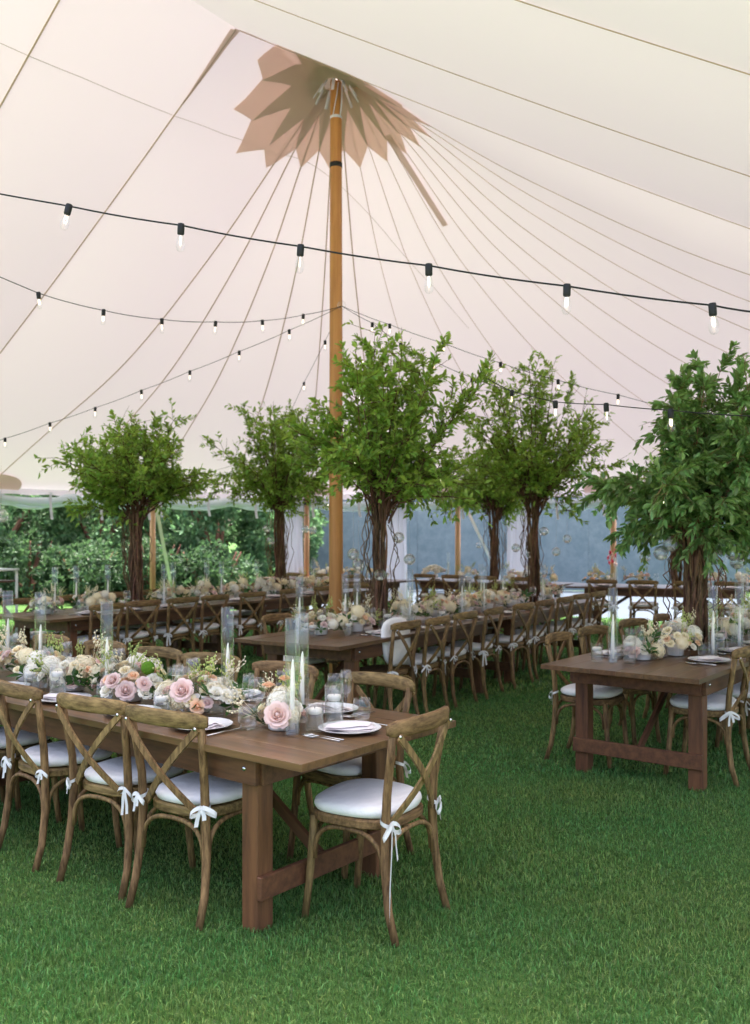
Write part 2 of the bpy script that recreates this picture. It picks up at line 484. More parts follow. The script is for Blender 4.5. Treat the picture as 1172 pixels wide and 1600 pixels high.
def ridge_fill(Lc, Fl, Fr, Rc):
    vs = []; m = 9
    for j in range(m):
        t = j / (m - 1)
        p = Fl[0] * (1 - t) + Lc[0] * t; q = Fr[0] * (1 - t) + Rc[0] * t
        p = p.copy(); q = q.copy()
        dz = -.19 * 4 * t * (1 - t) * math.exp(-(.03 * RAD / 1.2) ** 2)
        p[2] -= dz; q[2] -= dz
        for k in range(5):
            a = k / 4; r_ = p * (1 - a) + q * a
            vs.append((r_[0], r_[1], r_[2] + .05 * 4 * a * (1 - a) * (1 - t)))
    F = [(j * 5 + k, j * 5 + k + 1, (j + 1) * 5 + k + 1, (j + 1) * 5 + k) for j in range(m - 1) for k in range(4)]
    b = len(vert_all); vert_all.extend(vs); tris_all.extend([tuple(b + i for i in f) for f in F])
    mb = MB(); mb.v = [(p[0] - PXc, p[1] - PYc, p[2]) for p in vs]; mb.f = F
    mb.obj('ridge_panel', M['canvas'], tent)
ridge_fill(left[0], fan[0], fan[-1], right[0])
for i, C in enumerate(front): seam(C, .0078 if i < 10 else .0036)
BV = BVHTree.FromPolygons(vert_all, tris_all)
def surf(x, y, off=0.02):
    h = BV.ray_cast(Vector((x, y, 0.5)), Vector((0, 0, 1)))
    return (x, y, (h[0].z if h[0] else 6.7) - off)
def loc(p): return (p[0] - PXc, p[1] - PYc, p[2])
# peak caps
for P in (np.array([PXc, PYc]),):
    mb = MB().lathe([(.34, 6.66), (.22, 6.83), (.05, 6.9)], 24)
    mb.v = [(v[0] + P[0] - PXc, v[1] + P[1] - PYc, v[2]) for v in mb.v]
    mb.obj('peak_cap', M['canvas_dark'], tent)
# star collar: two layered stars sewn under the peak
TIPS = [-47.4, -26.9, -6.4, 14.2, 34.9, 53.0, 69.3, 89.9, 113.4, 141, 169, 197, 225, 251, 281, 312.6]
def star(name, m_, r_tip, r_not, r_in, off, swap):
    vs = []; fs = []; nr = 9; rows = 0
    for i in range(len(TIPS) - 1):
        a0, a1 = TIPS[i], TIPS[i + 1]
        if swap:
            prev = TIPS[i]; a0 = (TIPS[i] + TIPS[i + 1]) / 2
            nx = TIPS[i + 2] if i + 2 < len(TIPS) else TIPS[1] + 360
            a1 = (TIPS[i + 1] + nx) / 2
        wide = 1 + .10 * max(0, (a1 - a0) - 20) / 8
        dth = R((a1 - a0) / 2)
        for j in range(8):
            ph = j / 8; tri = abs(ph - .5) * 2; th = (1 - tri) * dth
            ro = r_tip * wide * r_not * wide * math.sin(dth) / (r_tip * wide * math.sin(th) + r_not * wide * math.sin(dth - th))
            a = a0 + (a1 - a0) * ph
            for q in range(nr):
                r = r_in + (ro - r_in) * q / (nr - 1)
                vs.append(loc(surf(PXc + r * math.sin(R(a)), PYc + r * math.cos(R(a)), off)))
            rows += 1
    for j in range(rows):
        j2 = (j + 1) % rows
        for q in range(nr - 1): fs.append((j * nr + q, j * nr + q + 1, j2 * nr + q + 1, j2 * nr + q))
    MB().add(vs, fs).obj(name, m_, tent)
star('peak_collar', M['canvas_tan'], 1.02, .83, .15, .022, False)
star('collar_layer', M['canvas_dark'], .82, .46, .13, .040, True)
# side-pole reinforcement patches, a strap strip and the ridge patch
POLE_A = [-47.4, -26.9, -6.4, 14.2, 34.9, 53.0, 69.3, 89.9, 113.4]
for a in POLE_A[:7]:
    mb = MB(); vs = []; fs = []; nA = 18
    cx_, cy_ = PXc + (RAD - .06) * math.sin(R(a)), PYc + (RAD - .06) * math.cos(R(a))
    vs.append(loc(surf(cx_, cy_, .03)))
    for rr in (.2, .4, .58):
        for j in range(nA + 1):
            b = R(a) + math.pi / 2 + math.pi * j / nA
            vs.append(loc(surf(cx_ + rr * math.sin(b) * .98, cy_ + rr * math.cos(b) * .98, .03)))
    for j in range(nA): fs.append((0, 1 + j, 2 + j))
    for k in range(2):
        for j in range(nA):
            q = 1 + k * (nA + 1) + j
            fs.append((q, q + 1, q + nA + 2, q + nA + 1))
    mb.add(vs, fs).obj('pole_patch', M['patch'], tent)
def surf_strip(name, p0, p1, w0, w1, m_, off=.03, n=10):
    p0 = Vector(p0); p1 = Vector(p1); d = (p1 - p0).normalized(); s_ = Vector((-d.y, d.x))
    vs = []
    for i in range(n + 1):
        t = i / n; p = p0.lerp(p1, t); ww = (w0 + (w1 - w0) * t) / 2
        for sg in (-1, 0, 1): vs.append(loc(surf(p.x + s_.x * ww * sg, p.y + s_.y * ww * sg, off)))
    fs = []
    for i in range(n):
        for k in (0, 1): fs.append((3 * i + k, 3 * i + k + 1, 3 * i + k + 4, 3 * i + k + 3))
    MB().add(vs, fs).obj(name, m_, tent)
def pol(a, r): return (PXc + r * math.sin(R(a)), PYc + r * math.cos(R(a)))
surf_strip('strap_strip', pol(47.5, .78), pol(48.2, 1.75), .10, .09, M['patch'])
l1 = left[0]; r1 = right[0]
surf_strip('ridge_patch', l1[0][:2], l1[6][:2], .12, .02, M['patch'], .02, 6)
surf_strip('ridge_patch', r1[0][:2] + .02, r1[5][:2], .10, .02, M['patch'], .02, 6)
# guy rope's shadow, modelled as a thin dark line over the left gores
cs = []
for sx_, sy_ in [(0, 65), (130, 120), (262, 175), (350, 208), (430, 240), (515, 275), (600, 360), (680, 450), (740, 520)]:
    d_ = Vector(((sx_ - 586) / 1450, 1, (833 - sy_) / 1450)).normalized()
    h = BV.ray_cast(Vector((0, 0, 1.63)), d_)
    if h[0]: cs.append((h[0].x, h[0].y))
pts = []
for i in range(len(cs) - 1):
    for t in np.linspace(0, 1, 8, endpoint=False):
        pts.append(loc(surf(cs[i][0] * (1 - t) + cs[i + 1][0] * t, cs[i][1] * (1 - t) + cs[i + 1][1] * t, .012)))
MB().tube(pts, .003, 4).obj('rope_shadow_line', M['thread'], tent)
# valance along the eave
eave = [C[-1] for C in front]
for i in range(len(eave) - 1):
    A, B = eave[i], eave[i + 1]
    mb = MB(); vs = []; n = 8
    for j in range(n + 1):
        t = j / n; p = A * (1 - t) + B * t
        vs += [(p[0] - PXc, p[1] - PYc, p[2] - .002), (p[0] - PXc, p[1] - PYc, p[2] - .10 - .012 * math.sin(j * 1.9))]
    mb.add(vs, [(2 * j, 2 * j + 1, 2 * j + 3, 2 * j + 2) for j in range(n)]).obj('valance', M['canvas'], tent)

# main pole
mp = thing('main_tent_pole', 'tall varnished orange wooden pole rising to the tan star collar', 'tent pole', (PXc, PYc, 0))
zs = np.linspace(0, 6.8, 14)
MB().tube([(0, 0, z) for z in zs], [.079 - .017 * (z / 6.8) ** 1.5 for z in zs], 24).obj('shaft', M['pole'], mp)
MB().lathe([(.064, 5.68), (.069, 5.685), (.069, 5.735), (.064, 5.74)], 24).obj('band', M['black_metal'], mp)
MB().lathe([(.062, 6.22), (.068, 6.225), (.068, 6.25), (.062, 6.255)], 24).obj('white_tie', M['strap'], mp)
MB().tube([(.05, -.05, 6.24), (.064, -.045, 6.4), (.07, -.04, 6.6)], .008, 6).obj('white_rope', M['strap'], mp)
MB().tube([(-.03, -.07, 6.24), (.01, -.075, 6.45), (.03, -.07, 6.6)], .006, 6).obj('white_rope', M['strap'], mp)
for k in range(10):
    a = TAU * k / 10 + .2
    Mx = Matrix.Rotation(a, 3, 'Z') @ Matrix.Rotation(R(58), 3, 'Y')
    MB().box((.2 * math.cos(a), .2 * math.sin(a), 6.52), (.20, .035, .008), .002, Mx).obj('collar_strap', M['strap'], mp)

# side poles
ordn = ['first', 'second', 'third', 'fourth', 'fifth', 'sixth', 'seventh', 'eighth', 'ninth', 'tenth', 'eleventh', 'twelfth', 'thirteenth']
side_lab = ['left edge beside the shrubs', 'behind the leftmost tree arrangement', 'just left of the main pole', 'behind the tree arrangements in the middle', 'behind the large right tree', 'off the right edge', 'far right corner', 'right side', 'right near side']
for k, a in enumerate(POLE_A):
    x, y = pol(a, RAD - .1)
    sp = thing('side_pole', 'slim wooden tent side pole, ' + side_lab[k], 'tent pole', (x, y, 0), -R(a), 'side poles round the tent edge')
    MB().tube([(0, 0, 0), (0, 0, 2.44)], [.056, .052], 14).obj('shaft', M['side_pole'], sp)
    MB().lathe([(.055, 2.2), (.062, 2.21), (.062, 2.25), (.055, 2.26)], 14).obj('collar', M['black_metal'], sp)
    if k in (1, 3):
        MB().strip([(.04, .06, 2.38), (.35, .7, 1.55), (.75, 1.5, .5), (.95, 1.9, .02)], [(.03, -.015, .012)] * 4).obj('guy_strap', M['strap'], sp)
# rolled clear side curtains
for k in range(len(POLE_A) - 1):
    a0, a1 = POLE_A[k], POLE_A[k + 1]
    rnd = random.Random(k)
    th = thing('rolled_side_curtain', 'rolled vinyl side curtain under the eave, ' +
               ['beside the left edge', 'above the shrubs behind the leftmost tree', 'left of the main pole', 'right of the main pole', 'above the blue screen behind the right trees', 'right of the large right tree', 'at the far right', 'over the right side'][k],
               'side curtain', (0, 0, 0), 0, 'rolled curtains under the eave')
    for lay in range(2):
        pts, rad = [], []
        for j in range(19):
            t = j / 18; a = a0 + .6 + (a1 - a0 - 1.2) * t
            x, y = pol(a, RAD - .18 + .05 * lay)
            pts.append((x, y, 2.26 - .05 * lay - .10 * math.sin(math.pi * ((t * 2) % 1)) * (1 if lay else .7) + rnd.uniform(-.012, .012)))
            rad.append((.075 if lay == 0 else .05) * rnd.uniform(.75, 1.2))
        MB().tube(pts, rad, 9).obj('roll', M['vinyl'], th)
    for t in (.04, .35, .66, .96):
        a = a0 + (a1 - a0) * t; x, y = pol(a, RAD - .27)
        d = Vector((math.cos(R(a)), -math.sin(R(a)), 0)) * .025
        MB().strip([(x, y, 2.36), (x - .01, y, 2.22), (x, y, 2.05), (x + .02, y, 1.98 - rnd.uniform(0, .12))], [d] * 4).obj('tie_strap', M['strap'], th)
# gathered curtains
for k, (a, lab) in enumerate([(-8.6, 'beside the side pole left of the main pole'), (5.6, 'behind the trunk of the tall middle tree'), (22.6, 'between the two right tree arrangements')]):
    x, y = pol(a, RAD - .2)
    vs = []; n = 48; zs = [2.3, 2.0, 1.5, 1.0, .5, .03]; wd = [.24, .22, .21, .22, .235, .26]
    for z, r_ in zip(zs, wd):
        for j in range(n):
            b = TAU * j / n; rr = r_ * (1 + .16 * math.sin(b * 9 + z * .5))
            vs.append((rr * math.cos(b), rr * .45 * math.sin(b), z))
    fs = [(i * n + j, i * n + (j + 1) % n, (i + 1) * n + (j + 1) % n, (i + 1) * n + j) for i in range(len(zs) - 1) for j in range(n)]
    o = MB().add(vs, fs).obj('gathered_curtain', M['curtain'], loc=(x, y, 0), rot=(0, 0, -R(a)))
    tag(o, 'pale gathered side curtain hanging ' + lab, 'curtain', 'gathered curtains')

# ------------------------------------------------------------------ chairs
def make_chair_meshes():
    K = {}
    # seat outline: rounded trapezoid
    def outline(wf, wb, df, db, n=40, p=3.2):
        out = []
        for k in range(n):
            a = TAU * k / n
            c, s_ = math.cos(a), math.sin(a)
            x = math.copysign(abs(c) ** (2 / p), c); y = math.copysign(abs(s_) ** (2 / p), s_)
            wx = wb + (wf - wb) * (y + 1) / 2
            out.append((x * wx, (df if y > 0 else db) * y))
        return out
    def loft(rings, mb, capb=True, capt=True):
        n = len(rings[0]); vs = [p for r_ in rings for p in r_]
        fs = [(i * n + k, i * n + (k + 1) % n, (i + 1) * n + (k + 1) % n, (i + 1) * n + k) for i in range(len(rings) - 1) for k in range(n)]
        if capb: fs.append(tuple(range(n - 1, -1, -1)))
        if capt: fs.append(tuple((len(rings) - 1) * n + k for k in range(n)))
        return mb.add(vs, fs)
    o = outline(.225, .195, .21, .205)
    K['seat'] = loft([[(x * s_, y * s_, z) for x, y in o] for s_, z in ((.96, .425), (1, .432), (1, .458), (.97, .466))], MB()).mesh('seat', M['chair_rail'], False)
    o2 = outline(.222, .19, .20, .20, 40, 2.9)
    rings = []
    for s_, z in ((.90, .468), (1.0, .476), (1.035, .492), (1.02, .506), (.93, .518), (.7, .524), (.4, .525)):
        rings.append([(x * s_, y * s_, z + .004 * math.sin(9 * x + 5 * y)) for x, y in o2])
    K['cushion'] = loft(rings, MB()).mesh('cushion', M['cushion'])
    for sx, nm in ((-1, 'leg_l'), (1, 'leg_r')):
        K['front_' + nm] = MB().tube([(sx * .178, .165, .44), (sx * .182, .175, .3), (sx * .187, .187, .15), (sx * .192, .205, 0)], [.0185, .018, .017, .016], 10).mesh('leg', M['chair'])
        P = [(sx * .208, -.262, 0), (sx * .205, -.225, .12), (sx * .195, -.203, .28), (sx * .185, -.198, .44), (sx * .186, -.206, .58), (sx * .197, -.228, .72), (sx * .207, -.250, .845)]
        K['rear_' + nm] = MB().tube(P, [.0165, .0175, .019, .020, .0185, .0175, .0165], 10).mesh('rear_post', M['chair'])
        # cross slat from upper end on side sx to lower on the other side, bowing back
        pts, sd = [], []
        for j in range(11):
            t = j / 10
            pts.append(Vector((sx * (.205 - .36 * t), -.272 - .035 * math.sin(math.pi * t) + .062 * t + sx * .006, .825 - .365 * t)))
        mb = MB()
        vs = []
        for j, p in enumerate(pts):
            d = (pts[min(j + 1, 10)] - pts[max(j - 1, 0)]).normalized(); s_ = d.cross(Vector((0, 1, 0))).normalized() * .0145; th_ = Vector((0, .0055, 0))
            vs += [p - s_ - th_, p + s_ - th_, p + s_ + th_, p - s_ + th_]
        fs = [(4 * j + k, 4 * j + (k + 1) % 4, 4 * j + 4 + (k + 1) % 4, 4 * j + 4 + k) for j in range(10) for k in range(4)] + [(0, 1, 2, 3), (43, 42, 41, 40)]
        K['cross_' + nm] = mb.add(vs, fs).mesh('cross_slat', M['chair'], False)
        K['bolt_' + nm] = MB().lathe([(.0085, 0), (.008, .003), (.001, .0045)], 8).mesh('bolt', M['steel'])
    # top rail: bowed plank with rounded section
    vs = []; n = 15; m = 10
    for j in range(n):
        t = j / (n - 1) * 2 - 1
        x = .238 * t; y = -.248 - .055 * (1 - t * t) + .006
        hh = .036 * (1 - .18 * abs(t) ** 4) ; tt = .0135
        if abs(t) > .99: hh *= .72; tt *= .8
        nx, ny = (.11 * t), 1.0; l_ = math.hypot(nx * 2, ny); ux, uy = nx * 2 * -.24 / .238 / l_, 1 / l_
        for k in range(m):
            a = TAU * k / m
            c, s_ = math.cos(a), math.sin(a)
            c2 = math.copysign(abs(c) ** .6, c); s2 = math.copysign(abs(s_) ** .6, s_)
            vs.append((x - ux * 0 + c2 * tt * (-.45 * t), y + c2 * tt, .858 + s2 * hh - .006 * t * t))
    fs = [(j * m + k, j * m + (k + 1) % m, (j + 1) * m + (k + 1) % m, (j + 1) * m + k) for j in range(n - 1) for k in range(m)]
    fs += [tuple(range(m - 1, -1, -1)), tuple((n - 1) * m + k for k in range(m))]
    K['rail'] = MB().add(vs, fs).mesh('top_rail', M['chair_rail'])
    # bentwood braces: inverted U between adjacent legs
    def arch(p, q, zl, zt):
        pts = []
        p = Vector(p); q = Vector(q)
        for j in range(13):
            t = j / 12; a = math.pi * t
            f_ = .5 - .5 * math.copysign(abs(math.cos(a)) ** .75, math.cos(a))
            pts.append(Vector((p.x + (q.x - p.x) * f_, p.y + (q.y - p.y) * f_, zl + (zt - zl) * math.sin(a) ** .65)))
        return MB().tube(pts, .0105, 7).mesh('brace', M['chair'])
    K['brace_b'] = arch((-.178, -.205, 0), (.178, -.205, 0), .255, .413)
    K['brace_f'] = arch((-.168, .172, 0), (.168, .172, 0), .27, .413)
    K['brace_l'] = arch((-.192, -.188, 0), (-.184, .158, 0), .262, .415)
    K['brace_r'] = arch((.192, -.188, 0), (.184, .158, 0), .262, .415)
    # ribbon bows, three makes
    def bow(seed, tail):
        rd = random.Random(seed); mb = MB()
        w_ = Vector((.0, .003, .0095))
        ring = [(.026 * math.cos(a), .026 * math.sin(a), .012 * math.sin(a)) for a in np.linspace(0, TAU, 11)]
        mb.strip(ring, [(0, 0, .009)] * 11)
        for sx in (-1, 1):
            L_ = rd.uniform(.055, .085); dr = rd.uniform(.02, .055)
            lp = []
            for j in range(11):
                a = TAU * j / 10
                lp.append((sx * L_ * .5 * (1 - math.cos(a)), -.028 - .012 * math.sin(a), -dr * .5 * (1 - math.cos(a)) + .014 * math.sin(a)))
            mb.strip(lp, [w_] * 11)
            T_ = tail * rd.uniform(.75, 1.25)
            if sx > 0: T_ *= rd.uniform(.4, .8)
            px = sx * rd.uniform(.008, .03)
            mb.strip([(0, -.03, 0), (px * .6, -.036, -T_ * .3), (px, -.034, -T_ * .65), (px * 1.2, -.038, -T_)], [(.0095, .002, .002)] * 4)
        return mb.mesh('tie', M['ribbon'])
    K['bows'] = [bow(1, .10), bow(2, .13), bow(3, .09), bow(4, .17), bow(5, .36), bow(6, .12)]
    return K
CH = make_chair_meshes()
chair_n = [0]
def chair(x, y, face, label, group, upright=False, long_tie=False, z=0.0):
    """face = (dx,dy) direction the sitter looks"""
    rz = math.atan2(face[1], face[0]) - math.pi / 2
    c = thing('cross_back_chair', label, 'chair', (x, y, z), rz, group)
    rd = random.Random(chair_n[0]); chair_n[0] += 1
    new_obj('seat', CH['seat'], c)
    if upright:
        new_obj('cushion', CH['cushion'], c, loc=(0, .345, .672), rot=(R(86), 0, 0))
    else:
        new_obj('cushion', CH['cushion'], c, loc=(rd.uniform(-.006, .006), rd.uniform(-.006, .008), 0), rot=(0, 0, rd.uniform(-.05, .05)))
    for s_ in 'lr':
        sg = -1 if s_ == 'l' else 1
        new_obj('leg', CH['front_leg_' + s_], c)
        new_obj('rear_post', CH['rear_leg_' + s_], c)
        new_obj('cross_slat', CH['cross_leg_' + s_], c)
        new_obj('bolt', CH['bolt_leg_' + s_], c, loc=(sg * .203, -.281, .826), rot=(R(90), 0, 0))
        bm_ = CH['bows'][4] if (long_tie and s_ == 'l') else rd.choice(CH['bows'][:4] + CH['bows'][5:])
        new_obj('tie', bm_, c, loc=(sg * .184, -.2, .475 + rd.uniform(-.01, .012)), rot=(0, 0, sg * rd.uniform(-.1, .9)), scale=rd.uniform(.72, .95) if not long_tie else .95)
    new_obj('top_rail', CH['rail'], c)
    for b in 'bflr':
        new_obj('brace', CH['brace_' + b], c)
    return c

# ------------------------------------------------------------------ tables
TH, TW, TL = 0.76, 1.05, 3.05
class Frame:
    """long table row: C0 near corner on the ground plan, a = long axis, e = across"""
    def __init__(s, c0, ang, e_sign, name):
        s.c0 = Vector(c0); s.a = Vector((math.cos(R(ang)), math.sin(R(ang))))
        s.e = Vector((-s.a.y, s.a.x)) * e_sign
        s.rz = math.atan2(s.a.y, s.a.x); s.es = e_sign; s.name = name
    def P(s, t, q, z=0.0):
        p = s.c0 + s.a * t + s.e * q
        return (p.x, p.y, z)
def plank_meshes():
    K = {}
    n = 6; gw = TW / n
    K['plank'] = MB().box((TL / 2, 0, TH - .015), (TL - .002, gw - .0008, .03), .0012).mesh('plank', M['table'], False)
    K['apron_s'] = MB().box((0, 0, 0), (TL - .62, .028, .115), .002).mesh('apron', M['table_dark'], False)
    K['apron_e'] = MB().box((0, 0, 0), (.028, TW - .18, .115), .002).mesh('apron', M['table_dark'], False)
    K['leg'] = MB().box((0, 0, (TH - .034) / 2), (.092, .092, TH - .034), .004).mesh('leg', M['table_leg'], False)
    K['stretcher'] = MB().box((0, 0, 0), (.026, TW - .17, .095), .003).mesh('stretcher', M['table_dark'], False)
    K['brace'] = MB().box((0, 0, 0), (.95, .025, .05), .002).mesh('fold_brace', M['table_dark'], False)
    K['bolt'] = MB().lathe([(.011, 0), (.010, .004), (.002, .006)], 10).mesh('bolt', M['steel'])
    return K
TK = plank_meshes()
def table(fr, t0, label, group=None):
    x, y, _ = fr.P(t0, 0)
    tb = thing('farm_table', label, 'table', (x, y, 0), fr.rz, group)
    es = fr.es
    n = 6; gw = TW / n
    rd = random.Random(int(x * 100))
    for k in range(n):
        new_obj('plank', TK['plank'], tb, loc=(0, es * (gw * (k + .5)), rd.uniform(-.0012, .0012)))
    for q in (.075, TW - .075):
        new_obj('apron', TK['apron_s'], tb, loc=(TL / 2, es * q, TH - .09))
    for xx in (.31, TL - .31):
        new_obj('apron', TK['apron_e'], tb, loc=(xx, es * TW / 2, TH - .092))
    for xx in (.375, TL - .375):
        for q in (.137, TW - .137):
            new_obj('leg', TK['leg'], tb, loc=(xx, es * q, 0))
    for xx in (.314, TL - .314):
        new_obj('stretcher', TK['stretcher'], tb, loc=(xx, es * TW / 2, .19))
    for xx, sg in ((.75, 1), (TL - .75, -1)):
        new_obj('fold_brace', TK['brace'], tb, loc=(xx, es * TW / 2, .45), rot=(0, sg * -R(34), 0))
    for xx in (.375, TL - .375):
        new_obj('bolt', TK['bolt'], tb, loc=(xx, es * (.0605), TH - .085), rot=(R(90) * es, 0, 0))
        new_obj('bolt', TK['bolt'], tb, loc=(xx, es * (TW - .0605), TH - .085), rot=(-R(90) * es, 0, 0))
    return tb
# T1 axis runs left and away (angle measured from +X); across runs right and away
F1 = Frame((-.276, 3.485), 180 - 38.5, -1, 'near left table')
F2 = Frame((-.274, 7.087), 57.5, 1, 'middle table row')
F3 = Frame((1.925, 5.51), 52.0, 1, 'near right table')
F4 = Frame((-3.256, 9.28), 57.0, 1, 'back left table row')
F5 = Frame((2.95, 15.45), 180 - 38, -1, 'far middle table')
F6 = Frame((5.95, 14.1), 180 - 22, -1, 'far right table')
F7 = Frame((.10, 16.35), 180 - 38, -1, 'far left table')
table(F1, 0, 'dark brown plank farm table at left front with flowers and candles')
table(F1, TL + .01, 'dark brown farm table cut off by the left edge, beyond the front one')
table(F2, 0, 'brown farm table in the middle under the tall leafy tree')
table(F2, TL + .01, 'brown farm table joined behind the middle one, beside the second tree')
table(F3, 0, 'brown farm table at right with open end and low stretcher')
table(F3, TL + .01, 'brown farm table joined behind the right one, running out of frame')
table(F4, 0, 'brown farm table at back left under the leftmost tree')
table(F4, TL + .01, 'brown farm table behind the main pole, joined to the back left one')
table(F5, 0, 'far farm table in the middle in front of the blue screen')
table(F6, 0, 'far farm table at right behind the large right tree')
table(F7, 0, 'far farm table behind the main pole near the tent edge')

def chairs_row(fr, ts, q, sgn, desc, grp, **kw):
    for k, t in enumerate(ts):
        rd = random.Random(int(t * 977) + int(q * 100))
        x, y, _ = fr.P(t, q + rd.uniform(-.02, .02))
        f = fr.e * sgn
        a = rd.uniform(-.11, .11)
        f = (f.x * math.cos(a) - f.y * math.sin(a), f.x * math.sin(a) + f.y * math.cos(a))
        chair(x, y, f, 'wooden cross-back chair, ' + ordn[k] + ' ' + desc, grp, **kw)
chairs_row(F1, [.786, 1.29, 1.86, 2.44, 3.0, 3.6], .215, 1, 'from the corner on near side of left front table', 'chairs around the left front table')
chairs_row(F1, [.63, 1.29, 1.91, 2.42, 3.0, 3.62], 1.0, -1, 'from the corner on far side of left front table', 'chairs around the left front table')
chair(-.02, 3.98, (-.832, .555), 'weathered cross-back chair standing alone at the end of the left front table', 'chairs around the left front table', long_tie=True)
x, y, _ = F2.P(.93, .20)
chair(x, y, (F2.e.x, F2.e.y), 'cross-back chair with its white cushion propped upright against the back', 'chairs along the middle tables', upright=True)
chairs_row(F2, [1.43, 2.03, 2.62, 3.36, 3.95, 4.55, 5.15, 5.7], .19, 1, 'past the propped cushion on right side of middle tables', 'chairs along the middle tables')
chairs_row(F2, [.85, 1.5, 2.2, 2.9, 3.7, 4.4, 5.1], 1.0, -1, 'from the near end on left side of middle tables', 'chairs along the middle tables')
chairs_row(F3, [.72, 1.30, 2.1, 2.75, 3.5, 4.2], 1.02, -1, 'from the near end on left side of right table', 'chairs around the right table')
chairs_row(F3, [.79, 1.4, 2.0, 2.6], .22, 1, 'from the near end on right side of right table', 'chairs around the right table')
chairs_row(F4, [.65, 1.21, 1.8, 2.33, 3.01, 3.77, 4.55, 5.1, 5.6], .17, 1, 'from the left on near side of back left tables', 'chairs along the back left tables')
chairs_row(F4, [.6, 1.25, 1.9, 2.6, 3.4, 4.1, 4.8], 1.02, -1, 'from the left on far side of back left tables', 'chairs along the back left tables')
chairs_row(F5, [.5, 1.2, 1.9, 2.5], .12, 1, 'from the right on near side of far middle table', 'chairs at the far tables')
chairs_row(F6, [.5, 1.15, 1.8, 2.45], .08, 1, 'from the right on near side of far right table', 'chairs at the far tables')
chairs_row(F7, [.5, 1.2, 1.9], .10, 1, 'from the right on near side of far left table', 'chairs at the far tables')

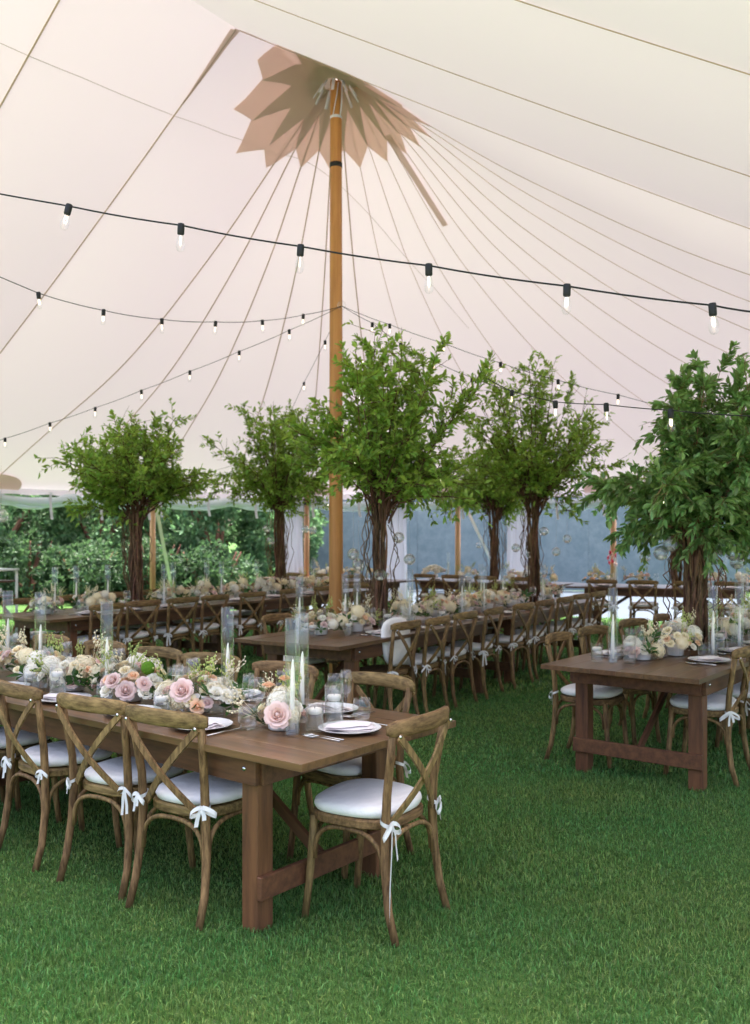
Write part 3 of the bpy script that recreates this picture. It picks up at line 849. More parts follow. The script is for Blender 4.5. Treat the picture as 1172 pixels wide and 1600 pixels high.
# ------------------------------------------------------------------ table ware
def ware():
    K = {}
    K['plate'] = MB().lathe([(.0, .004), (.09, .004), (.10, .006), (.138, .016), (.140, .018), (.137, .0175), (.10, .010), (.088, .008), (0, .008)], 36).mesh('dinner_plate', M['plate'])
    # folded napkin: soft stacked folds
    def nap(seed):
        rd = random.Random(seed); mb = MB(); nx, ny = 13, 9
        for lay in range(3):
            vs = []
            for i in range(nx):
                for j in range(ny):
                    u, v = i / (nx - 1) * 2 - 1, j / (ny - 1) * 2 - 1
                    z = .010 + lay * .0085 + .007 * math.sin(v * 5 + u * 1.3 + lay + seed) * (1 - abs(u) ** 3) + .008 * math.exp(-(v - .1) ** 2 * 9) - .010 * max(0, abs(u) - .75) * 4 * .3
                    vs.append((u * .108 * (1 - .08 * lay) + .01 * v * lay, v * (.062 - .013 * lay), max(z, .0095 + lay * .002)))
            mb.add(vs, [(i * ny + j, (i + 1) * ny + j, (i + 1) * ny + j + 1, i * ny + j + 1) for i in range(nx - 1) for j in range(ny - 1)])
        return mb.mesh('napkin', M['napkin'])
    K['napkin'] = [nap(1), nap(2), nap(4)]
    # cutlery along +y
    mb = MB(); mb.tube([(0, -.10, .004), (0, -.02, .007), (0, .03, .006)], [.0055, .003, .003], 6, flat=.5)
    mb.tube([(0, .03, .006), (0, .045, .004), (0, .06, .005)], [.004, .011, .011], 6, flat=.25)
    for k in range(4): mb.tube([(-.009 + .006 * k, .06, .005), (-.009 + .006 * k, .10, .008)], [.002, .0014], 4)
    K['fork'] = mb.mesh('fork', M['steel'])
    K['knife'] = MB().tube([(0, -.11, .004), (0, -.01, .006), (0, .0, .005), (0, .08, .005), (.003, .115, .005)], [.0055, .0065, .004, .009, .002], 6, flat=.35).mesh('knife', M['steel'])
    K['bowl_w'] = MB().lathe([(.032, .0), (.034, .002), (.006, .006), (.0042, .012), (.004, .088), (.008, .096), (.026, .108), (.038, .128), (.0415, .150), (.039, .180), (.034, .212), (.033, .212), (.038, .180), (.040, .150), (.036, .129), (.024, .111), (.0, .102)], 24).mesh('wine_glass', M['glass'])
    K['flute'] = MB().lathe([(.030, .0), (.031, .002), (.006, .006), (.0042, .012), (.004, .085), (.010, .095), (.022, .112), (.0285, .140), (.029, .175), (.025, .218), (.024, .218), (.028, .175), (.027, .140), (.02, .115), (0, .1)], 22).mesh('flute', M['glass'])
    K['tumbler'] = MB().lathe([(0, .003), (.030, .0), (.034, .004), (.042, .035), (.043, .06), (.038, .105), (.037, .105), (.0415, .06), (.04, .035), (.032, .010), (0, .009)], 24).mesh('tumbler', M['glass'])
    # hurricane tube, ribbed holder, taper
    K['tube'] = MB().lathe([(.0315, .0), (.0325, .002), (.0325, .498), (.0315, .50), (.0300, .498), (.0300, .002), (.0315, 0)], 28).mesh('hurricane_tube', M['glass'])
    vs = []; n = 40; prof = [(.0, .003), (.024, .003), (.025, .006), (.0255, .05), (.023, .056), (.012, .054), (.012, .02), (0, .02)]
    for i, (r_, z) in enumerate(prof):
        for k in range(n):
            rr = r_ * (1 + (.05 if k % 2 and 2 <= i <= 3 else 0)); vs.append((rr * math.cos(TAU * k / n), rr * math.sin(TAU * k / n), z))
    K['holder'] = MB().add(vs, [(i * n + k, i * n + (k + 1) % n, (i + 1) * n + (k + 1) % n, (i + 1) * n + k) for i in range(len(prof) - 1) for k in range(n)]).mesh('candle_holder', M['glass'])
    K['taper'] = MB().tube([(0, 0, .02), (0, 0, .15), (.001, 0, .26), (.002, 0, .31), (.003, 0, .325)], [.0115, .011, .009, .0055, .002], 12).mesh('taper', M['wax'])
    K['wick'] = MB().tube([(.003, 0, .324), (.004, 0, .336)], .0012, 5).mesh('wick', M['wick'])
    for nm, r_, h in (('cyl_s', .040, .125), ('cyl_t', .043, .185)):
        K[nm] = MB().lathe([(0, .001), (r_ - .004, .0), (r_, .004), (r_, h), (r_ - .0025, h), (r_ - .0025, .013), (0, .012)], 28).mesh('glass_wall', M['glass'])
        K[nm + '_w'] = MB().lathe([(r_ - .0035, .0135), (r_ - .0035, h * .68), (0, h * .68)], 24).mesh('water', M['water'])
    K['float'] = MB().lathe([(0, 0), (.026, .0), (.031, .008), (.0315, .020), (.028, .025), (.024, .0235), (0, .0235)], 22).mesh('wax', M['wax'])
    K['fwick'] = MB().tube([(0, 0, .023), (.001, 0, .034)], .0013, 5).mesh('wick', M['wick'])
    return K
WK = ware()
def ang2(v): return math.atan2(v.y, v.x)
def on(fr, t, q, z=TH + .0035): return fr.P(t, q, z)
def place_setting(fr, t, side, seat_no, nglass=2, cut=True):
    """side: 'near' or 'far' edge of the row; seat_no gives the words"""
    q0, sg = (0.0, 1) if side == 'near' else (TW, -1)
    rd = random.Random(int(t * 313) + (7 if sg > 0 else 0) + int(fr.c0.x * 50))
    rz = ang2(fr.e * sg) - math.pi / 2
    where = f'at the {seat_no} {fr.name}'
    q = q0 + sg * .205
    p = new_obj('dinner_plate', WK['plate'], loc=on(fr, t, q))
    tag(p, f'white plate under a napkin {where}', 'plate', 'dinner plates on the tables')
    npk = new_obj('napkin', rd.choice(WK['napkin']), loc=on(fr, t, q, TH + .0038), rot=(0, 0, rz + rd.uniform(-.5, .5)))
    tag(npk, f'folded blush napkin {where}', 'napkin', 'folded napkins on plates')
    right = fr.a * (1 if (fr.a.cross(fr.e) if False else (fr.a.x * fr.e.y - fr.a.y * fr.e.x)) * sg > 0 else -1)   # sitter's right hand
    rs = 1 if (right - fr.a).length < .1 else -1
    if cut:
        for k in range(2):
            o = new_obj('fork', WK['fork'], loc=on(fr, t - rs * (.165 + .024 * k), q - sg * .01 * k), rot=(0, 0, rz + rd.uniform(-.06, .06)))
            tag(o, f'{["inner", "outer"][k]} silver fork {where}', 'fork', 'forks')
        o = new_obj('knife', WK['knife'], loc=on(fr, t + rs * .165, q), rot=(0, 0, rz + rd.uniform(-.06, .06)))
        tag(o, f'silver knife {where}', 'knife', 'knives')
    if nglass > 0:
        o = new_obj('wine_glass', WK['bowl_w'], loc=on(fr, t + rs * (.14 + rd.uniform(-.02, .02)), q + sg * .185), rot=(0, 0, rd.uniform(0, 6)))
        tag(o, f'clear stemmed wine glass {where}', 'wine glass', 'wine glasses')
    if nglass > 1:
        o = new_obj('tumbler', WK['tumbler'], loc=on(fr, t + rs * (.19 + rd.uniform(-.01, .02)), q + sg * .10), rot=(0, 0, rd.uniform(0, 6)))
        tag(o, f'rounded stemless water glass {where}', 'glass', 'water glasses')
    if nglass > 2:
        o = new_obj('champagne_flute', WK['flute'], loc=on(fr, t + rs * (.07 + rd.uniform(-.01, .01)), q + sg * .225), rot=(0, 0, rd.uniform(0, 6)))
        tag(o, f'slim stemmed champagne glass {where}', 'flute', 'champagne glasses')
def hurricane(fr, t, q, words, h=1.0):
    p = on(fr, t, q)
    o = new_obj('hurricane_tube', WK['tube'], loc=p, scale=(1, 1, h)); tag(o, f'tall clear glass tube round a taper candle, {words}', 'glass tube', 'hurricane tubes')
    o = new_obj('candle_holder', WK['holder'], loc=p); tag(o, f'small ribbed glass candle holder inside the tube, {words}', 'candle holder', 'candle holders')
    c = thing('taper_candle', f'slim white taper candle inside the glass tube, {words}', 'candle', p, 0, 'taper candles')
    new_obj('wax', WK['taper'], c); new_obj('wick', WK['wick'], c)
def floater(fr, t, q, kind, words):
    p = on(fr, t, q)
    v = thing('cylinder_vase', f'{"taller" if kind == "cyl_t" else "short"} candle cylinder, {words}', 'vase', p, 0, 'floating candle vases')
    new_obj('glass_wall', WK[kind], v); new_obj('water', WK[kind + '_w'], v)
    h = .125 if kind == 'cyl_s' else .185
    c = thing('floating_candle', f'round floating candle in {"taller" if kind == "cyl_t" else "short"} cylinder, {words}', 'candle', (p[0], p[1], p[2] + h * .68 - .012), 0, 'floating candles')
    new_obj('wax', WK['float'], c); new_obj('wick', WK['fwick'], c)

# ------------------------------------------------------------------ flowers
def flower_meshes():
    K = {}
    def rose(seed, open_=1.0):
        rd = random.Random(seed); mb = MB()
        layers = [(3, .05, 88, .50), (4, .14, 85, .60), (5, .25, 80, .70), (6, .37, 70, .76), (7, .50, 54, .74), (7, .60, 32, .66)]
        for li, (n, r_, tilt, sz) in enumerate(layers):
            for k in range(n):
                a = TAU * k / n + li * .7 + rd.uniform(-.15, .15)
                tl = R(tilt * open_ + rd.uniform(-6, 6)); wd = sz * (.70 + .05 * li)
                vs = []
                for i in range(4):
                    v = i / 3
                    out = v * sz * math.cos(tl) + .10 * v * v * (li > 1); up = v * sz * math.sin(tl) - .16 * (v ** 3) * (li > 2)
                    for j in range(4):
                        u = j / 3 * 2 - 1
                        ww = wd * (math.sin(math.pi * (.25 + .6 * v)) ** .7) * u * .75
                        cup = -.22 * u * u * sz * (1 if li < 3 else .5)
                        # local: radial, tangential, up
                        rad = r_ * .75 + out + cup * math.sin(tl)
                        z = up * 1.0 - .25 + (-cup * math.cos(tl) * .8) - (.10 if i == 3 and abs(u) > .9 else 0)
                        x_ = rad * math.cos(a) - ww * math.sin(a); y_ = rad * math.sin(a) + ww * math.cos(a)
                        vs.append((x_, y_, z))
                mb.add(vs, [(i * 4 + j, i * 4 + j + 1, i * 4 + j + 5, i * 4 + j + 4) for i in range(3) for j in range(3)])
        mb.lathe([(.0, -.5), (.3, -.42), (.42, -.2), (.2, .1), (.12, .3), (.0, .34)], 9)
        return mb
    r1, r2 = rose(3), rose(8, .88)
    for c in ('blush', 'peach', 'cream', 'white'):
        K['rose_' + c] = [r1.mesh('rose', M[c]), r2.mesh('rose', M[c])]
    def hyd(seed, c):
        rd = random.Random(seed); mb = MB()
        for k in range(150):
            z = 1 - 1.3 * (k + .5) / 150; ph = k * 2.39996
            s_ = math.sqrt(max(0, 1 - z * z)); n_ = Vector((s_ * math.cos(ph), s_ * math.sin(ph), z))
            p = n_ * rd.uniform(.86, 1.06); q = n_.to_track_quat('Z', 'Y').to_matrix() @ Matrix.Rotation(rd.uniform(0, 1.6), 3, 'Z')
            for j in range(4):
                b = Matrix.Rotation(j * math.pi / 2, 3, 'Z')
                mb.add([p + q @ (b @ Vector(v)) for v in ((0, 0, -.03), (.10, -.075, .015), (.165, 0, .02), (.10, .075, .015))], [(0, 1, 2, 3)])
        mb.lathe([(0, -.55), (.5, -.4), (.8, 0), (.6, .55), (0, .8)], 10)
        return mb.mesh('hydrangea', M[c], False)
    K['hyd'] = [hyd(1, 'white'), hyd(2, 'cream')]
    mb = MB(); rd = random.Random(4)
    for k in range(4):
        a = TAU * k / 4 + rd.uniform(-.4, .4); sp = rd.uniform(.02, .05)
        tip = Vector((math.cos(a) * sp, math.sin(a) * sp, rd.uniform(.09, .15)))
        mb.tube([(0, 0, -.04), tip * .5 + Vector((0, 0, .01)), tip], .0012, 4)
        for j in range(6):
            b = tip * (.5 + .1 * j) + Vector((rd.uniform(-.012, .012), rd.uniform(-.012, .012), .004)); r_ = .0085 - .0008 * j
            mb.add([b + Vector(v) * r_ for v in ((1, 0, 0), (0, 1, 0), (-1, 0, 0), (0, -1, 0), (0, 0, 1.2), (0, 0, -1.2))], [(0, 1, 4), (1, 2, 4), (2, 3, 4), (3, 0, 4), (1, 0, 5), (2, 1, 5), (3, 2, 5), (0, 3, 5)])
    K['spray'] = [mb.mesh('bud_spray', M['lime']), mb.mesh('bud_spray', M['cream'])]
    mb = MB()
    for k in range(5):
        a = TAU * k / 5; L_ = .075 + .02 * (k % 2); d = Vector((math.cos(a), math.sin(a), .35)); s_ = Vector((-math.sin(a), math.cos(a), 0)) * .019
        mb.add([(0, 0, 0), d * L_ * .5 + s_ + Vector((0, 0, .006)), d * L_, d * L_ * .5 - s_ + Vector((0, 0, .006)), d * L_ * .5], [(0, 1, 4), (1, 2, 4), (2, 3, 4), (3, 0, 4)])
    K['leaf'] = mb.mesh('leaf_sprig', M['leaf_dk'], False)
    K['vase'] = MB().lathe([(0, .001), (.05, .0), (.055, .006), (.06, .05), (.065, .075), (.060, .075), (.055, .05), (0, .02)], 18).mesh('low_vase', M['plate'])
    mb = MB(); rd = random.Random(9)
    mb.lathe([(.035 * math.sin(math.pi * i / 10), .035 - .035 * math.cos(math.pi * i / 10)) for i in range(11)], 16)
    K['moss'] = mb.mesh('moss_ball', M['moss'])
    return K
FK = flower_meshes()
arr_n = [0]
def arrangement(fr, t, q, ln, wd, ht, n, label, hero=None, moss=False):
    rd = random.Random(100 + arr_n[0]); arr_n[0] += 1
    p = on(fr, t, q)
    A = thing('flower_arrangement', label, 'flowers', p, fr.rz, 'flower arrangements along the tables')
    new_obj('low_vase', FK['vase'], A)
    placed = []
    n = int(n * 1.6)
    for k in range(n):
        for tr in range(30):
            u = rd.uniform(-1, 1); v = rd.uniform(-1, 1)
            if u * u + v * v > 1: continue
            dome = math.sqrt(max(.02, 1 - u * u * .8 - v * v * .8))
            x_, y_, z_ = u * ln / 2, v * wd / 2, .035 + (ht - .05) * dome * rd.uniform(.38, 1.0)
            if all((x_ - a) ** 2 + (y_ - b) ** 2 + (z_ - c) ** 2 > .036 ** 2 for a, b, c in placed): break
        placed.append((x_, y_, z_))
        c = rd.random()
        tilt = Vector((u * 1.1, v * 1.1, .75)).normalized()
        rot = tilt.to_track_quat('Z', 'Y').to_euler()
        if c < .13:
            m_ = rd.choice(FK['hyd']); s_ = rd.uniform(.046, .062); nm = 'hydrangea'
        elif c < .26: m_ = rd.choice(FK['rose_blush']); s_ = rd.uniform(.028, .046); nm = 'rose'
        elif c < .42: m_ = rd.choice(FK['rose_peach']); s_ = rd.uniform(.020, .032); nm = 'rose'
        elif c < .70: m_ = rd.choice(FK['rose_cream']); s_ = rd.uniform(.022, .038); nm = 'rose'
        elif c < .92: m_ = rd.choice(FK['rose_white']); s_ = rd.uniform(.022, .040); nm = 'rose'
        else: m_ = rd.choice(FK['spray']); s_ = rd.uniform(.7, 1.1); nm = 'bud_spray'
        new_obj(nm, m_, A, loc=(x_, y_, z_), rot=rot, scale=s_)
    for k in range(max(4, n // 4)):
        a = rd.uniform(0, TAU)
        new_obj('leaf_sprig', FK['leaf'], A, loc=(math.cos(a) * ln * .43, math.sin(a) * wd * .43, rd.uniform(.03, ht * .55)), rot=(rd.uniform(-.8, .8), rd.uniform(-.8, .8), rd.uniform(0, 6)), scale=rd.uniform(.7, 1.1))
    for k in range(max(2, n // 14)):
        new_obj('bud_spray', rd.choice(FK['spray']), A, loc=(rd.uniform(-.4, .4) * ln, rd.uniform(-.3, .3) * wd, ht * .75), rot=(rd.uniform(-.5, .5), rd.uniform(-.5, .5), rd.uniform(0, 6)), scale=rd.uniform(.8, 1.2))
    if hero:
        for (lx, ly, lz, c, s_, d) in hero:
            new_obj('rose', FK['rose_' + c][0], A, loc=(lx, ly, lz), rot=Vector(d).to_track_quat('Z', 'Y').to_euler(), scale=s_)
    if moss:
        new_obj('moss_ball', FK['moss'], A, loc=moss)
    return A

# T1 table dressing
arr1 = [(.50, .40, .26, .24, .19, 12, 'small cream and blush bouquet with one large pink rose at the table corner'),
        (1.10, .45, .52, .32, .23, 30, 'bouquet of blush roses beside the third glass tube on left front table'),
        (1.60, .42, .50, .34, .24, 30, 'peach and white bouquet with a green moss ball on left front table'),
        (2.10, .42, .52, .34, .24, 28, 'white and peach bouquet behind the second front chair on left front table'),
        (2.62, .45, .52, .36, .25, 28, 'pink and peach bouquet near the left edge on left front table'),
        (3.15, .45, .5, .34, .24, 22, 'flower bouquet at the left edge, first on the cut-off front table'),
        (3.7, .45, .5, .34, .24, 18, 'flower bouquet beyond the left edge on the cut-off front table')]
for i, (t, q, ln, wd, ht, n, lab) in enumerate(arr1):
    hero = None; ms = False
    Ri = Matrix.Rotation(-F1.rz, 3, 'Z')
    def L3(v): return tuple(Ri @ Vector(v))
    if i == 0: hero = [(*L3((.0, -.135, .088)), 'blush', .056, L3((0, -1, .42))), (*L3((-.05, -.03, .20)), 'peach', .03, (0, 0, 1)), (*L3((.02, .0, .225)), 'peach', .03, (0, 0, 1))]
    if i == 1: hero = [(*L3((-.05, -.17, .13)), 'blush', .055, L3((-.1, -1, .5))), (*L3((.03, -.20, .06)), 'peach', .035, L3((.2, -1, .3)))]
    if i == 2:
        hero = [(*L3((.02, -.17, .08)), 'blush', .05, L3((.2, -1, .6)))]; ms = L3((.12, -.12, .15))
    arrangement(F1, t, q, ln, wd, ht * .88, n, lab, hero, ms)
hw = ['nearest the corner of left front table', 'second from the corner of left front table', 'third from the corner of left front table', 'fourth from the corner of left front table', 'fifth from the corner near the left edge', 'past the left edge of left front table']
for (t, q, h), wds in zip([(.385, .355, 1.0), (.52, .56, 1.0), (1.04, .58, 1.0), (1.72, .36, 1.02), (2.6, .52, 1.03), (3.1, .6, 1.0)], hw): hurricane(F1, t, q, wds, h)
for (t, q, kd), wds in zip([(.36, .47, 'cyl_s'), (.36, .60, 'cyl_t'), (.95, .42, 'cyl_t'), (1.12, .24, 'cyl_s'), (1.36, .52, 'cyl_t'), (1.95, .22, 'cyl_t'), (2.3, .28, 'cyl_s'), (2.85, .35, 'cyl_t'), (1.85, .66, 'cyl_s')],
        ['beside the nearest tube on left front table', 'behind the big pink rose on left front table', 'near the third tube on left front table', 'in front of the blush bouquet on left front table', 'between first and second bouquets on left front table', 'before the fourth tube on left front table', 'before the white bouquet on left front table', 'near the left edge on left front table', 'behind the peach bouquet on left front table']):
    floater(F1, t, q, kd, wds)
for k, t in enumerate([.80, 1.30, 1.87, 2.45, 3.02]): place_setting(F1, t, 'near', ordn[k] + ' near-side seat of the', 3)
for k, t in enumerate([.60, 1.27, 1.91, 2.42, 3.0]): place_setting(F1, t, 'far', ordn[k] + ' far-side seat of the', 3)
# end setting in front of the lone chair
p = new_obj('dinner_plate', WK['plate'], loc=on(F1, .235, .56)); tag(p, 'white dinner plate at the table end before the lone chair', 'plate', 'dinner plates on the tables')
o = new_obj('napkin', WK['napkin'][1], loc=on(F1, .235, .56, TH + .0038), rot=(0, 0, .15), scale=1.05); tag(o, 'folded blush napkin on the plate at the table end', 'napkin', 'folded napkins on plates')
for k in range(2):
    o = new_obj('fork', WK['fork'], loc=on(F1, .225, .385 - .026 * k), rot=(0, 0, F1.rz - math.pi / 2 + .08)); tag(o, ['inner', 'outer'][k] + ' silver fork beside the plate at the table end', 'fork', 'forks')
o = new_obj('knife', WK['knife'], loc=on(F1, .22, .735), rot=(0, 0, F1.rz - math.pi / 2)); tag(o, 'silver knife beside the plate at the table end', 'knife', 'knives')
o = new_obj('wine_glass', WK['bowl_w'], loc=on(F1, .44, .70)); tag(o, 'large clear wine glass behind the plate at the table end', 'wine glass', 'wine glasses')
o = new_obj('champagne_flute', WK['flute'], loc=on(F1, .46, .80)); tag(o, 'slim champagne glass behind the plate at the table end', 'flute', 'champagne glasses')
o = new_obj('tumbler', WK['tumbler'], loc=on(F1, .33, .76)); tag(o, 'rounded water glass right of the plate at the table end', 'glass', 'water glasses')

def dress(fr, spec, tubes, floats, near, far, ng):
    for i, (t, q, ln, n, hh) in enumerate(spec):
        arrangement(fr, t, q, ln, .36, hh, n, f'low rose and hydrangea bouquet, {ordn[i]} along the {fr.name}')
    for i, (t, q) in enumerate(tubes): hurricane(fr, t, q, f'{ordn[i]} along the {fr.name}')
    for i, (t, q, kd) in enumerate(floats): floater(fr, t, q, kd, f'{ordn[i]} along the {fr.name}')
    for i, t in enumerate(near): place_setting(fr, t, 'near', ordn[i] + ' right-hand seat of the', ng, cut=ng > 1)
    for i, t in enumerate(far): place_setting(fr, t, 'far', ordn[i] + ' left-hand seat of the', ng, cut=ng > 1)
# T2
dress(F2, [(.62, .62, .42, 20, .22), (1.0, .5, .45, 20, .21), (1.95, .52, .55, 24, .24), (2.5, .52, .55, 24, .24), (3.1, .5, .6, 24, .25), (3.7, .52, .6, 24, .25), (4.3, .5, .55, 22, .25), (5.5, .52, .6, 22, .25)],
      [(.45, .72), (1.05, .66), (1.75, .4), (2.3, .72), (3.35, .4), (4.0, .75), (4.9, .35), (1.3, .7), (2.75, .36), (3.6, .7), (4.5, .7)],
      [(.42, .56, 'cyl_s'), (.72, .40, 'cyl_s'), (1.25, .34, 'cyl_t'), (2.2, .3, 'cyl_s'), (2.8, .72, 'cyl_t'), (3.4, .7, 'cyl_s')],
      [.93, 1.43, 2.03, 2.62, 3.36, 3.95, 4.55, 5.15], [.85, 1.5, 2.2, 2.9, 3.7], 2)
# T3
arrangement(F3, .62, .60, .22, .22, .14, 9, 'small white hydrangea posy at the near end of the right table')
dress(F3, [(.98, .50, .50, 30, .26), (1.75, .5, .5, 26, .25), (2.3, .5, .55, 26, .26), (2.95, .5, .5, 22, .24), (3.6, .5, .55, 22, .24), (4.9, .5, .6, 20, .24)],
      [(.36, .70), (1.05, .26), (2.0, .72), (2.6, .35), (1.62, .25), (3.3, .7)],
      [(.33, .80, 'cyl_s'), (.40, .60, 'cyl_t'), (1.3, .3, 'cyl_t'), (1.45, .72, 'cyl_s'), (2.2, .3, 'cyl_s')],
      [.80, 1.42, 2.0, 2.6], [.72, 1.30, 2.1, 2.75, 3.5], 3)
# T4
dress(F4, [(.42, .6, .4, 18, .22), (.95, .5, .55, 22, .24), (2.1, .5, .6, 22, .24), (2.75, .5, .6, 22, .24), (3.4, .5, .6, 22, .24), (4.1, .5, .55, 22, .30), (4.8, .5, .6, 22, .26), (5.5, .5, .6, 20, .24)],
      [(.55, .62), (1.35, .7), (2.3, .6), (2.9, .35), (3.0, .7), (3.95, .65), (5.2, .6), (1.9, .35), (4.5, .7), (.9, .7)],
      [(.35, .45, 'cyl_t'), (.75, .45, 'cyl_t'), (1.3, .4, 'cyl_s'), (2.5, .3, 'cyl_s'), (3.7, .3, 'cyl_s')],
      [.65, 1.21, 1.8, 2.33, 3.01, 3.77, 4.55], [.6, 1.25, 1.9, 2.6], 2)
dress(F5, [(.4, .5, .5, 16, .26), (.95, .5, .5, 16, .26), (1.95, .5, .5, 16, .28)], [(.7, .5), (2.4, .5)], [(1.7, .4, 'cyl_t')], [.5, 1.2, 1.9, 2.5], [], 1)
dress(F6, [(.3, .5, .5, 16, .26), (.85, .5, .5, 16, .26), (1.95, .5, .5, 16, .28), (2.6, .5, .5, 16, .26)], [(.6, .4), (1.2, .5), (2.3, .5)], [(1.1, .3, 'cyl_t')], [.5, 1.15, 1.8, 2.45], [], 1)
dress(F7, [(.4, .5, .5, 14, .26), (1.1, .5, .5, 14, .26), (1.8, .5, .5, 14, .26)], [(.7, .5), (1.5, .5)], [], [.5, 1.2], [], 1)
# big white bouquet on the far middle table
p = on(F5, 2.62, .35)
wb = thing('white_bouquet', 'large round white bouquet at the left end of the far middle table', 'flowers', p)
new_obj('low_vase', FK['vase'], wb, scale=1.3)
rd = random.Random(77)
for k in range(26):
    a = k * 2.4; r_ = .20 * math.sqrt(k / 26)
    new_obj('rose', rd.choice(FK['rose_white']), wb, loc=(r_ * math.cos(a), r_ * math.sin(a), .05 + .20 * math.sqrt(max(0, 1 - (r_ / .22) ** 2))), rot=(rd.uniform(-.6, .6), rd.uniform(-.6, .6), a), scale=.055)
# pink posy tied to the right side pole
x, y = pol(34.9, RAD - .2)
pp = thing('pink_posy', 'small red and pink posy tied to the wooden side pole at right', 'flowers', (x, y, 1.1))
for k in range(9):
    mb_ = FK['rose_blush'][0].copy() if k == 0 else pp_mesh
    if k == 0:
        mb_.materials.clear(); mb_.materials.append(M['pink']); pp_mesh = mb_
    new_obj('rose', FK['rose_blush'][0] if k % 3 == 0 else pp_mesh, pp, loc=(.07 * math.cos(k * 2.4), -.04 - .01 * (k % 2), -.05 + .045 * k * .7), rot=(R(80), 0, k), scale=.038)

# ------------------------------------------------------------------ leafy tree arrangements
def leaf_array(P, D, N_, L_, W_, rng):
    """rhombic folded leaves: P base (n,3), D direction, N_ normal-ish, lengths"""
    n = len(P)
    S_ = np.cross(D, N_); S_ /= np.linalg.norm(S_, axis=1, keepdims=True) + 1e-9
    U = np.cross(S_, D)
    V = np.zeros((n, 6, 3))
    V[:, 0] = P
    mid = P + D * (L_ * .38)[:, None]; far = P + D * (L_ * .72)[:, None] - U * (L_ * .03)[:, None]
    V[:, 1] = mid + S_ * W_[:, None] * .5 + U * (W_ * .16)[:, None]
    V[:, 5] = mid - S_ * W_[:, None] * .5 + U * (W_ * .16)[:, None]
    V[:, 2] = far + S_ * W_[:, None] * .38 + U * (W_ * .12)[:, None]
    V[:, 4] = far - S_ * W_[:, None] * .38 + U * (W_ * .12)[:, None]
    V[:, 3] = P + D * L_[:, None] - U * (L_ * .10)[:, None]
    b = 6 * np.arange(n)[:, None]
    F = np.concatenate([b + np.array([[0, 1, 2, 3]]), b + np.array([[0, 3, 4, 5]])], 0)
    return V.reshape(-1, 3), F
